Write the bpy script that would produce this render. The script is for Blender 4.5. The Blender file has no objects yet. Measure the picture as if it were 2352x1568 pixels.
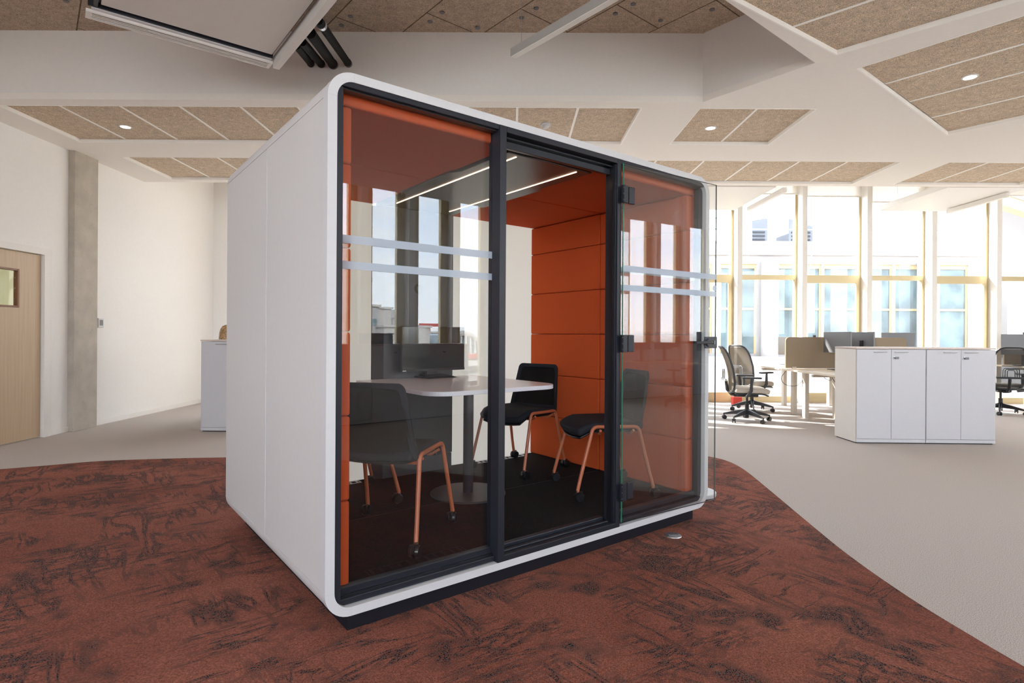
import bpy, math, random
from mathutils import Vector, Matrix
random.seed(7)
S = bpy.context.scene
COL = S.collection
PI = math.pi
R = math.radians

# ------------------------------------------------------------------ camera, light, exposure
FPX, ROLL, SHY, CH = 1317.1, 0.006, -15.4, 1.23
cam = bpy.data.cameras.new('camera')
cam.sensor_width = 36.0
cam.sensor_fit = 'HORIZONTAL'
cam.lens = FPX * 36.0 / 2352.0
cam.shift_y = SHY / 2352.0
cam.clip_start = 0.05
cam.clip_end = 2000
camo = bpy.data.objects.new('camera', cam)
COL.objects.link(camo)
cr, sr = math.cos(ROLL), math.sin(ROLL)
camo.matrix_world = Matrix(((cr, -sr, 0, 0), (0, 0, -1, 0), (sr, cr, 0, CH), (0, 0, 0, 1)))
S.camera = camo
S.view_settings.view_transform = 'Standard'
S.view_settings.look = 'None'
S.view_settings.gamma = 1
S.view_settings.use_curve_mapping = False
S.view_settings.exposure = 0.44
S.cycles.max_bounces = 16
S.cycles.diffuse_bounces = 8
S.cycles.glossy_bounces = 5
S.cycles.transparent_max_bounces = 24
S.cycles.transmission_bounces = 8
S.cycles.sample_clamp_indirect = 12

SKY = 9.0
w = bpy.data.worlds.new('sky')
S.world = w
w.use_nodes = True
nt = w.node_tree
nt.nodes.clear()
def wn(t, **k):
    n = nt.nodes.new(t)
    for a, b in k.items():
        setattr(n, a, b)
    return n
tc = wn('ShaderNodeTexCoord')
sep = wn('ShaderNodeSeparateXYZ')
nt.links.new(tc.outputs['Generated'], sep.inputs[0])
ramp = wn('ShaderNodeValToRGB')
e = ramp.color_ramp.elements
e[0].position = 0.0; e[0].color = (0.30, 0.29, 0.28, 1)
e[1].position = 1.0; e[1].color = (0.70, 0.80, 1.0, 1)
for p_, c_ in ((0.495, (0.34, 0.33, 0.32, 1)), (0.505, (0.92, 0.945, 1.0, 1)), (0.60, (0.73, 0.83, 1.0, 1))):
    q_ = ramp.color_ramp.elements.new(p_); q_.color = c_
mr = wn('ShaderNodeMapRange')
mr.inputs['From Min'].default_value = -1; mr.inputs['From Max'].default_value = 1
nt.links.new(sep.outputs['Z'], mr.inputs['Value'])
nt.links.new(mr.outputs[0], ramp.inputs[0])
mp = wn('ShaderNodeMapping'); mp.inputs['Scale'].default_value = (2.0, 2.0, 9.0)
nt.links.new(tc.outputs['Generated'], mp.inputs[0])
nz = wn('ShaderNodeTexNoise'); nz.inputs['Scale'].default_value = 2.2; nz.inputs['Detail'].default_value = 7
nt.links.new(mp.outputs[0], nz.inputs['Vector'])
cr2 = wn('ShaderNodeValToRGB')
cr2.color_ramp.elements[0].position = 0.42; cr2.color_ramp.elements[0].color = (0, 0, 0, 1)
cr2.color_ramp.elements[1].position = 0.72; cr2.color_ramp.elements[1].color = (0.85, 0.85, 0.85, 1)
nt.links.new(nz.outputs['Fac'], cr2.inputs[0])
mx = wn('ShaderNodeMixRGB'); mx.inputs[2].default_value = (0.98, 0.97, 0.97, 1)
nt.links.new(cr2.outputs[0], mx.inputs[0]); nt.links.new(ramp.outputs[0], mx.inputs[1])
bg = wn('ShaderNodeBackground'); bg.inputs['Strength'].default_value = SKY
nt.links.new(mx.outputs[0], bg.inputs['Color'])
out = wn('ShaderNodeOutputWorld'); nt.links.new(bg.outputs[0], out.inputs[0])

sun = bpy.data.lights.new('sun', 'SUN')
sun.energy = 20.0; sun.angle = R(0.6); sun.color = (1.0, 0.95, 0.88)
suno = bpy.data.objects.new('sun', sun); COL.objects.link(suno)
sd = Vector((math.cos(R(-31)), math.sin(R(-31)), -math.tan(R(31)))).normalized()
suno.rotation_euler = sd.to_track_quat('-Z', 'Y').to_euler()
suno.location = (-20, 30, 30)

# ------------------------------------------------------------------ pixel to point (lay-out on real planes)
def ray(x, y):
    a = (x - 1176) / FPX; b = (784 + SHY - y) / FPX
    return Vector((cr * a - sr * b, 1.0, sr * a + cr * b))
CP = Vector((0, 0, CH))
def atz(x, y, z): d = ray(x, y); return CP + d * ((z - CH) / d.z)
def aty(x, y, Y): return CP + ray(x, y) * Y
PO = Vector((-0.734, 2.268, 0)); PT = 0.6636
PU = Vector((math.cos(PT), math.sin(PT), 0)); PV = Vector((-math.sin(PT), math.cos(PT), 0))
def podw(u, v, z=0.0): return PO + PU * u + PV * v + Vector((0, 0, z))
def mirror(x, y, q):
    """a spot seen in the booth's front glass, q metres in front of that glass -> (u, z)"""
    d = ray(x, y); t = ((PO + PV * (q + .05) - CP).dot(PV)) / d.dot(PV); P = CP + d * t
    return (P - PO).dot(PU), P.z

# ------------------------------------------------------------------ materials
def mat(name, col, rough=0.5, metal=0.0, spec=0.5, noise=0.0, nscale=30.0, bump=0.0, coat=0.0):
    m = bpy.data.materials.new(name); m.use_nodes = True
    t = m.node_tree; b = t.nodes['Principled BSDF']
    b.inputs['Base Color'].default_value = (*col, 1)
    b.inputs['Roughness'].default_value = rough
    b.inputs['Metallic'].default_value = metal
    b.inputs['Specular IOR Level'].default_value = spec
    b.inputs['Coat Weight'].default_value = coat
    n = t.nodes.new('ShaderNodeTexNoise'); n.inputs['Scale'].default_value = nscale; n.inputs['Detail'].default_value = 4
    c = t.nodes.new('ShaderNodeTexCoord'); t.links.new(c.outputs['Object'], n.inputs['Vector'])
    k = noise if noise else 0.012
    r_ = t.nodes.new('ShaderNodeValToRGB')
    r_.color_ramp.elements[0].position = 0.3; r_.color_ramp.elements[1].position = 0.7
    r_.color_ramp.elements[0].color = (*[max(0, x * (1 - k)) for x in col], 1)
    r_.color_ramp.elements[1].color = (*[min(1, x * (1 + k)) for x in col], 1)
    t.links.new(n.outputs['Fac'], r_.inputs[0]); t.links.new(r_.outputs[0], b.inputs['Base Color'])
    if bump:
        bp = t.nodes.new('ShaderNodeBump'); bp.inputs['Strength'].default_value = bump; bp.inputs['Distance'].default_value = 0.002
        t.links.new(n.outputs['Fac'], bp.inputs['Height']); t.links.new(bp.outputs[0], b.inputs['Normal'])
    return m
def emis(name, col, s):
    m = bpy.data.materials.new(name); m.use_nodes = True
    b = m.node_tree.nodes['Principled BSDF']
    b.inputs['Base Color'].default_value = (*col, 1)
    b.inputs['Emission Color'].default_value = (*col, 1); b.inputs['Emission Strength'].default_value = s
    return m
def glass(name, tint=(1, 1, 1), f0=0.042, rough=0.0):
    m = bpy.data.materials.new(name); m.use_nodes = True
    t = m.node_tree; t.nodes.clear()
    g = t.nodes.new('ShaderNodeNewGeometry')
    dt = t.nodes.new('ShaderNodeVectorMath'); dt.operation = 'DOT_PRODUCT'
    t.links.new(g.outputs['Incoming'], dt.inputs[0]); t.links.new(g.outputs['Normal'], dt.inputs[1])
    def M(op, a=None, b_=None, v0=None, v1=None):
        n = t.nodes.new('ShaderNodeMath'); n.operation = op
        if a is not None: t.links.new(a, n.inputs[0])
        if b_ is not None: t.links.new(b_, n.inputs[1])
        if v0 is not None: n.inputs[0].default_value = v0
        if v1 is not None: n.inputs[1].default_value = v1
        return n.outputs[0]
    a = M('ABSOLUTE', dt.outputs['Value']); s = M('SUBTRACT', None, a, v0=1.0)
    p5 = M('POWER', s, v1=5.0); k = M('MULTIPLY', p5, v1=1 - f0); f = M('ADD', k, v1=f0)
    tr = t.nodes.new('ShaderNodeBsdfTransparent'); tr.inputs[0].default_value = (*tint, 1)
    gl = t.nodes.new('ShaderNodeBsdfGlossy'); gl.inputs['Roughness'].default_value = rough
    mxs = t.nodes.new('ShaderNodeMixShader')
    t.links.new(f, mxs.inputs[0]); t.links.new(tr.outputs[0], mxs.inputs[1]); t.links.new(gl.outputs[0], mxs.inputs[2])
    o = t.nodes.new('ShaderNodeOutputMaterial'); t.links.new(mxs.outputs[0], o.inputs[0])
    return m
def film(name, col, opac):
    m = bpy.data.materials.new(name); m.use_nodes = True
    t = m.node_tree; t.nodes.clear()
    tr = t.nodes.new('ShaderNodeBsdfTransparent'); df = t.nodes.new('ShaderNodeBsdfDiffuse'); df.inputs[0].default_value = (*col, 1)
    tl = t.nodes.new('ShaderNodeBsdfTranslucent'); tl.inputs[0].default_value = (*col, 1)
    m1 = t.nodes.new('ShaderNodeMixShader'); m1.inputs[0].default_value = 0.4
    t.links.new(df.outputs[0], m1.inputs[1]); t.links.new(tl.outputs[0], m1.inputs[2])
    m2 = t.nodes.new('ShaderNodeMixShader'); m2.inputs[0].default_value = opac
    t.links.new(tr.outputs[0], m2.inputs[1]); t.links.new(m1.outputs[0], m2.inputs[2])
    o = t.nodes.new('ShaderNodeOutputMaterial'); t.links.new(m2.outputs[0], o.inputs[0])
    return m
def nodes_of(m): return m.node_tree, m.node_tree.nodes['Principled BSDF']

M = {}
M['wall'] = mat('white_paint', (0.82, 0.80, 0.775), 0.8, spec=0.2)
M['soffit'] = mat('soffit_paint', (0.87, 0.83, 0.775), 0.85, spec=0.2)
M['trim'] = mat('white_trim', (0.78, 0.75, 0.715), 0.55)
M['podwhite'] = mat('white_laminate', (0.61, 0.605, 0.61), 0.42, spec=0.4)
M['podside'] = mat('white_side_laminate', (0.62, 0.60, 0.59), 0.5, spec=0.4)
M['podinner'] = mat('white_back_laminate', (0.70, 0.70, 0.67), 0.5, spec=0.4)
M['black'] = mat('black_powder', (0.022, 0.025, 0.033), 0.38, metal=0.0, spec=0.6, noise=0.1, nscale=300)
M['darkmetal'] = mat('dark_metal', (0.018, 0.020, 0.027), 0.38, metal=0.0, spec=0.32)
M['plinth'] = mat('dark_plinth', (0.010, 0.009, 0.013), 0.7, spec=0.2)
M['charcoal'] = mat('charcoal_laminate', (0.052, 0.056, 0.064), 0.42)
M['tray'] = mat('dark_ceiling_tray', (0.045, 0.045, 0.045), 0.3)
m_ = bpy.data.materials.new('translucent_white_panel'); m_.use_nodes = True
_t = m_.node_tree; _t.nodes.clear()
_a = _t.nodes.new('ShaderNodeBsdfDiffuse'); _a.inputs[0].default_value = (0.74, 0.735, 0.70, 1)
_b = _t.nodes.new('ShaderNodeBsdfTranslucent'); _b.inputs[0].default_value = (0.97, 0.965, 0.93, 1)
_m = _t.nodes.new('ShaderNodeMixShader'); _m.inputs[0].default_value = 0.93
_o = _t.nodes.new('ShaderNodeOutputMaterial')
_t.links.new(_a.outputs[0], _m.inputs[1]); _t.links.new(_b.outputs[0], _m.inputs[2]); _t.links.new(_m.outputs[0], _o.inputs[0])
M['podinner'] = m_
M['orange'] = mat('orange_fabric', (0.54, 0.088, 0.024), 0.92, spec=0.12, noise=0.14, nscale=420, bump=0.25)
M['copper'] = mat('copper_orange_paint', (0.47, 0.135, 0.06), 0.36, spec=0.5)
M['blackfab'] = mat('black_fabric', (0.018, 0.019, 0.024), 0.85, spec=0.25, noise=0.2, nscale=500, bump=0.2)
M['rubber'] = mat('black_rubber', (0.010, 0.010, 0.012), 0.3, spec=0.55)
M['tabletop'] = mat('white_table_laminate', (0.90, 0.86, 0.86), 0.22, spec=0.5)
M['tabledge'] = mat('white_table_edge', (0.72, 0.70, 0.74), 0.45)
M['screenblack'] = mat('monitor_screen', (0.012, 0.014, 0.016), 0.12, spec=0.5)
M['silver'] = mat('silver_metal', (0.55, 0.56, 0.58), 0.28, metal=0.9)
M['floorpod'] = mat('black_booth_carpet', (0.018, 0.016, 0.016), 0.95, spec=0.1, noise=0.9, nscale=300, bump=0.4)
M['tray_led'] = emis('warm_led', (1.0, 0.62, 0.42), 4.5)
M['downlight'] = emis('downlight_led', (1.0, 0.93, 0.86), 9.0)
M['gold'] = mat('champagne_window_frame', (0.60, 0.49, 0.29), 0.42, metal=0.35, spec=0.5)
M['pier'] = mat('white_pier', (0.80, 0.78, 0.74), 0.6)
M['blind'] = film('blind_fabric', (0.86, 0.82, 0.76), 0.80)
M['cab'] = mat('cabinet_white', (0.56, 0.55, 0.565), 0.42)
M['cabside'] = mat('cabinet_side_white', (0.70, 0.665, 0.62), 0.5)
M['cabtop'] = mat('cabinet_top_oak', (0.60, 0.50, 0.44), 0.5, noise=0.08, nscale=8)
M['deskwood'] = mat('desk_oak', (0.70, 0.60, 0.47), 0.45, noise=0.08, nscale=8)
M['deskleg'] = mat('desk_leg_paint', (0.62, 0.57, 0.49), 0.45)
M['screenfab'] = mat('taupe_screen_fabric', (0.30, 0.235, 0.165), 0.85, spec=0.2, noise=0.08, nscale=400)
M['monback'] = mat('monitor_back_grey', (0.17, 0.17, 0.18), 0.35)
M['monsilver'] = mat('monitor_back_silver', (0.5, 0.51, 0.53), 0.35)
M['seatcream'] = mat('cream_seat_fabric', (0.56, 0.51, 0.44), 0.9, spec=0.15, noise=0.08, nscale=300)
M['chairgrey'] = mat('grey_chair_plastic', (0.045, 0.047, 0.05), 0.4)
M['chairlight'] = mat('light_chair_plastic', (0.42, 0.42, 0.42), 0.4)
M['meshtaupe'] = film('taupe_chair_mesh', (0.30, 0.26, 0.21), 0.80)
M['meshblack'] = film('black_chair_mesh', (0.012, 0.012, 0.014), 0.86)
M['meshgreyblack'] = film('charcoal_mesh', (0.05, 0.045, 0.04), 0.55)
M['meshchair'] = film('black_chair_back_mesh', (0.028, 0.026, 0.026), 0.95)
M['ac'] = mat('unit_white_metal', (0.66, 0.63, 0.60), 0.5)
M['acframe'] = mat('unit_frame_white', (0.78, 0.755, 0.715), 0.5)
M['joint'] = mat('white_joint_bar', (0.93, 0.91, 0.87), 0.6)
M['lamp'] = mat('grey_lamp_body', (0.40, 0.385, 0.365), 0.45)
M['lampdiff'] = mat('lamp_diffuser', (0.80, 0.77, 0.72), 0.5)
M['pipe'] = mat('black_insulation', (0.010, 0.009, 0.008), 0.8, spec=0.12, noise=0.3, nscale=20)
M['red'] = mat('red_plastic', (0.75, 0.07, 0.05), 0.5)
M['glass_edge'] = mat('green_glass_edge', (0.03, 0.20, 0.12), 0.12, spec=0.8)
M['glass'] = glass('booth_glass', (0.97, 0.98, 0.975), 0.052)
M['winglass'] = glass('window_glass', (0.93, 0.95, 0.955), 0.03)
M['winglass_far'] = glass('far_window_glass', (0.79, 0.80, 0.80), 0.03)
M['frost'] = film('frosted_band', (0.72, 0.81, 0.90), 0.60)
M['hair'] = mat('light_brown_hair', (0.36, 0.215, 0.10), 0.5, noise=0.65, nscale=42)
M['skin'] = mat('skin', (0.60, 0.36, 0.26), 0.5)
M['cloth'] = mat('dark_shirt', (0.05, 0.05, 0.06), 0.9)
M['ext_white'] = mat('exterior_white_render', (0.40, 0.375, 0.355), 0.8, noise=0.05, nscale=0.8)
M['ext_pale'] = mat('exterior_pale_panel', (0.30, 0.295, 0.30), 0.8)
M['ext_wood'] = mat('exterior_window_head', (0.62, 0.40, 0.20), 0.7)
M['ext_glass'] = mat('exterior_teal_glass', (0.13, 0.18, 0.19), 0.12, spec=0.5, noise=0.5, nscale=1.2)
M['ext_grey'] = mat('rooftop_grey_metal', (0.14, 0.15, 0.17), 0.6)
M['ext_dark'] = mat('exterior_dark', (0.02, 0.022, 0.03), 0.5)
M['ext_ground'] = mat('city_ground', (0.56, 0.53, 0.48), 0.9, noise=0.4, nscale=0.05)
M['ext_brown'] = mat('apartment_brown', (0.10, 0.05, 0.035), 0.8)
M['crane_red'] = mat('crane_red', (0.35, 0.03, 0.02), 0.6)
M['signgreen'] = mat('sign_green', (0.25, 0.36, 0.05), 0.5)

# concrete column
m = mat('raw_concrete', (0.43, 0.385, 0.325), 0.75, noise=0.12, nscale=5, bump=0.1); M['concrete'] = m
t, b = nodes_of(m)
vz = t.nodes.new('ShaderNodeTexVoronoi'); vz.inputs['Scale'].default_value = 17
cz = t.nodes.new('ShaderNodeTexCoord'); mpz = t.nodes.new('ShaderNodeMapping'); mpz.inputs['Scale'].default_value = (1.6, 1.6, 0.9)
t.links.new(cz.outputs['Object'], mpz.inputs[0]); t.links.new(mpz.outputs[0], vz.inputs['Vector'])
rz = t.nodes.new('ShaderNodeValToRGB'); rz.color_ramp.elements[0].position = 0.05; rz.color_ramp.elements[0].color = (0.35, 0.33, 0.3, 1)
rz.color_ramp.elements[1].position = 0.09; rz.color_ramp.elements[1].color = (1, 1, 1, 1)
t.links.new(vz.outputs['Distance'], rz.inputs[0])
src = b.inputs['Base Color'].links[0].from_socket
mm = t.nodes.new('ShaderNodeMixRGB'); mm.blend_type = 'MULTIPLY'; mm.inputs[0].default_value = 1
t.links.new(src, mm.inputs[1]); t.links.new(rz.outputs[0], mm.inputs[2]); t.links.new(mm.outputs[0], b.inputs['Base Color'])

# wood-wool acoustic board
def woodwool(name, col, joints=False):
    m = mat(name, col, 0.95, spec=0.1, noise=0.2, nscale=55, bump=0.0)
    t, b = nodes_of(m)
    co = t.nodes.new('ShaderNodeTexCoord')
    nA = t.nodes.new('ShaderNodeTexNoise'); nA.inputs['Scale'].default_value = 75; nA.inputs['Detail'].default_value = 3; nA.inputs['Distortion'].default_value = 2.6
    nB = t.nodes.new('ShaderNodeTexNoise'); nB.inputs['Scale'].default_value = 14; nB.inputs['Detail'].default_value = 4
    t.links.new(co.outputs['Object'], nA.inputs['Vector']); t.links.new(co.outputs['Object'], nB.inputs['Vector'])
    rA = t.nodes.new('ShaderNodeValToRGB')
    rA.color_ramp.elements[0].position = 0.34; rA.color_ramp.elements[0].color = (*[x * 0.45 for x in col], 1)
    rA.color_ramp.elements[1].position = 0.62; rA.color_ramp.elements[1].color = (*[min(1, x * 1.30) for x in col], 1)
    t.links.new(nA.outputs['Fac'], rA.inputs[0])
    rB = t.nodes.new('ShaderNodeValToRGB')
    rB.color_ramp.elements[0].position = 0.3; rB.color_ramp.elements[0].color = (0.86, 0.84, 0.82, 1)
    rB.color_ramp.elements[1].position = 0.7; rB.color_ramp.elements[1].color = (1.08, 1.06, 1.04, 1)
    t.links.new(nB.outputs['Fac'], rB.inputs[0])
    mu = t.nodes.new('ShaderNodeMixRGB'); mu.blend_type = 'MULTIPLY'; mu.inputs[0].default_value = 1
    t.links.new(rA.outputs[0], mu.inputs[1]); t.links.new(rB.outputs[0], mu.inputs[2])
    last = mu.outputs[0]
    if joints:
        mp = t.nodes.new('ShaderNodeMapping')
        br = t.nodes.new('ShaderNodeTexBrick'); br.offset = 0.5; br.inputs['Scale'].default_value = 1
        br.inputs['Color1'].default_value = (1, 1, 1, 1); br.inputs['Color2'].default_value = (0.9, 0.88, 0.86, 1)
        br.inputs['Mortar'].default_value = (0.30, 0.26, 0.22, 1)
        br.inputs['Mortar Size'].default_value = 0.006; br.inputs['Mortar Smooth'].default_value = 0.1
        br.inputs['Brick Width'].default_value = 1.2; br.inputs['Row Height'].default_value = 0.6
        t.links.new(co.outputs['Object'], mp.inputs[0]); t.links.new(mp.outputs[0], br.inputs['Vector'])
        m2 = t.nodes.new('ShaderNodeMixRGB'); m2.blend_type = 'MULTIPLY'; m2.inputs[0].default_value = 1
        t.links.new(last, m2.inputs[1]); t.links.new(br.outputs['Color'], m2.inputs[2]); last = m2.outputs[0]
    t.links.new(last, b.inputs['Base Color'])
    bp = t.nodes.new('ShaderNodeBump'); bp.inputs['Strength'].default_value = 0.5; bp.inputs['Distance'].default_value = 0.004
    t.links.new(nA.outputs['Fac'], bp.inputs['Height']); t.links.new(bp.outputs[0], b.inputs['Normal'])
    return m
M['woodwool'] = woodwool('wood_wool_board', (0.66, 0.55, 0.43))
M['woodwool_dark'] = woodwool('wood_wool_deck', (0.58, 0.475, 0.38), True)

# beige carpet
m = mat('beige_carpet', (0.49, 0.44, 0.405), 0.97, spec=0.08, noise=0.5, nscale=260); M['beige'] = m
# terracotta carpet with dark broken veins
m = mat('terracotta_carpet', (0.20, 0.062, 0.034), 0.97, spec=0.06, noise=0.2, nscale=170, bump=0.0); M['terra'] = m
t, b = nodes_of(m)
co = t.nodes.new('ShaderNodeTexCoord')
def N(kind, **k):
    n = t.nodes.new(kind)
    for a_, b_ in k.items(): n.inputs[a_].default_value = b_
    return n
def L(a_, b_): t.links.new(a_, b_)
def ridge(rot, scl, thr, seed, scale=1.0):
    mp = N('ShaderNodeMapping'); mp.vector_type = 'TEXTURE'; mp.inputs['Rotation'].default_value = (0, 0, rot); mp.inputs['Scale'].default_value = (1 / scl[0], 1 / scl[1], 1); mp.inputs['Location'].default_value = (seed, seed * .7, 0)
    L(co.outputs['Object'], mp.inputs[0])
    n = N('ShaderNodeTexNoise', Scale=scale, Detail=5.0, Roughness=0.62, Distortion=0.55); L(mp.outputs[0], n.inputs['Vector'])
    s = N('ShaderNodeMath'); s.operation = 'SUBTRACT'; L(n.outputs['Fac'], s.inputs[0]); s.inputs[1].default_value = 0.5
    a = N('ShaderNodeMath'); a.operation = 'ABSOLUTE'; L(s.outputs[0], a.inputs[0])
    r = N('ShaderNodeMapRange'); r.inputs['From Min'].default_value = thr * 0.35; r.inputs['From Max'].default_value = thr
    r.inputs['To Min'].default_value = 1; r.inputs['To Max'].default_value = 0; L(a.outputs[0], r.inputs['Value'])
    return r.outputs[0]
def mathn(op, a, b_=None, v=None):
    n = N('ShaderNodeMath'); n.operation = op; L(a, n.inputs[0])
    if b_ is not None: L(b_, n.inputs[1])
    if v is not None: n.inputs[1].default_value = v
    return n.outputs[0]
def mask(scale, lo, hi, seed):
    mp = N('ShaderNodeMapping'); mp.inputs['Location'].default_value = (seed, -seed, 0); L(co.outputs['Object'], mp.inputs[0])
    n = N('ShaderNodeTexNoise', Scale=scale, Detail=3.0); L(mp.outputs[0], n.inputs['Vector'])
    r = N('ShaderNodeMapRange'); r.inputs['From Min'].default_value = lo; r.inputs['From Max'].default_value = hi; L(n.outputs['Fac'], r.inputs['Value'])
    return r.outputs[0]
v1 = mathn('MULTIPLY', ridge(R(-52), (1.6, 8.0, 1), 0.050, 3.1), mask(2.0, 0.44, 0.56, 5))
v2 = mathn('MULTIPLY', ridge(R(38), (1.8, 8.0, 1), 0.036, 11.7), mask(2.3, 0.46, 0.55, 9))
v3 = mathn('MULTIPLY', ridge(0.7, (7, 9, 1), 0.14, 7.7), mask(3.0, 0.55, 0.64, 2))
vv = mathn('MAXIMUM', mathn('MAXIMUM', v1, v2), v3)
fine = N('ShaderNodeTexNoise', Scale=165.0, Detail=2.0); L(co.outputs['Object'], fine.inputs['Vector'])
fr = N('ShaderNodeMapRange'); fr.inputs['From Min'].default_value = 0.42; fr.inputs['From Max'].default_value = 0.52; L(fine.outputs['Fac'], fr.inputs['Value'])
vv = mathn('MULTIPLY', vv, fr.outputs[0])
# ribs of the loop pile
mpw = N('ShaderNodeMapping'); mpw.inputs['Rotation'].default_value = (0, 0, R(8)); L(co.outputs['Object'], mpw.inputs[0])
wv = N('ShaderNodeTexWave', Scale=62.0, Distortion=1.4); wv.inputs['Detail Scale'].default_value = 3.0; wv.inputs['Detail'].default_value = 2.0; L(mpw.outputs[0], wv.inputs['Vector'])
rr = N('ShaderNodeMapRange'); rr.inputs['To Min'].default_value = 0.62; rr.inputs['To Max'].default_value = 1.12; L(wv.outputs['Fac'], rr.inputs['Value'])
fr2 = N('ShaderNodeMapRange'); fr2.inputs['From Min'].default_value = 0.3; fr2.inputs['From Max'].default_value = 0.7; fr2.inputs['To Min'].default_value = 0.55; fr2.inputs['To Max'].default_value = 1.35; L(fine.outputs['Fac'], fr2.inputs['Value'])
pr = mathn('MULTIPLY', rr.outputs[0], fr2.outputs[0])
big = N('ShaderNodeTexNoise', Scale=1.3, Detail=4.0); L(co.outputs['Object'], big.inputs['Vector'])
bc = N('ShaderNodeValToRGB'); bc.color_ramp.elements[0].position = 0.3; bc.color_ramp.elements[0].color = (0.25, 0.090, 0.063, 1)
bc.color_ramp.elements[1].position = 0.7; bc.color_ramp.elements[1].color = (0.37, 0.142, 0.100, 1); L(big.outputs['Fac'], bc.inputs[0])
gsp = N('ShaderNodeTexNoise', Scale=210.0, Detail=1.0); L(co.outputs['Object'], gsp.inputs['Vector'])
gc = N('ShaderNodeValToRGB'); gc.color_ramp.elements[0].position = 0.48; gc.color_ramp.elements[0].color = (0.014, 0.015, 0.021, 1); gc.color_ramp.elements[1].position = 0.62; gc.color_ramp.elements[1].color = (0.16, 0.135, 0.12, 1); L(gsp.outputs['Fac'], gc.inputs[0])
mxa = N('ShaderNodeMixRGB'); L(gc.outputs[0], mxa.inputs[2]); L(vv, mxa.inputs[0]); L(bc.outputs[0], mxa.inputs[1])
mxb = N('ShaderNodeMixRGB'); mxb.blend_type = 'MULTIPLY'; mxb.inputs[0].default_value = 1; L(mxa.outputs[0], mxb.inputs[1]); L(pr, mxb.inputs[2])
L(mxb.outputs[0], b.inputs['Base Color'])
bpn = N('ShaderNodeBump', Strength=0.5, Distance=0.003); L(pr, bpn.inputs['Height']); L(bpn.outputs[0], b.inputs['Normal'])
# door oak veneer
m = mat('oak_veneer', (0.50, 0.36, 0.23), 0.45, noise=0.1, nscale=3); M['oak'] = m
t, b = nodes_of(m)
co = t.nodes.new('ShaderNodeTexCoord'); mp = t.nodes.new('ShaderNodeMapping'); mp.inputs['Scale'].default_value = (22, 22, 0.8)
t.links.new(co.outputs['Object'], mp.inputs[0])
n = t.nodes.new('ShaderNodeTexNoise'); n.inputs['Scale'].default_value = 2; n.inputs['Detail'].default_value = 5; t.links.new(mp.outputs[0], n.inputs['Vector'])
r_ = t.nodes.new('ShaderNodeValToRGB'); r_.color_ramp.elements[0].position = .3; r_.color_ramp.elements[0].color = (0.50, 0.365, 0.24, 1)
r_.color_ramp.elements[1].position = .7; r_.color_ramp.elements[1].color = (0.57, 0.425, 0.285, 1)
t.links.new(n.outputs['Fac'], r_.inputs[0]); t.links.new(r_.outputs[0], b.inputs['Base Color'])
M['oakdark'] = mat('brown_wood_bead', (0.20, 0.085, 0.035), 0.4)

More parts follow.
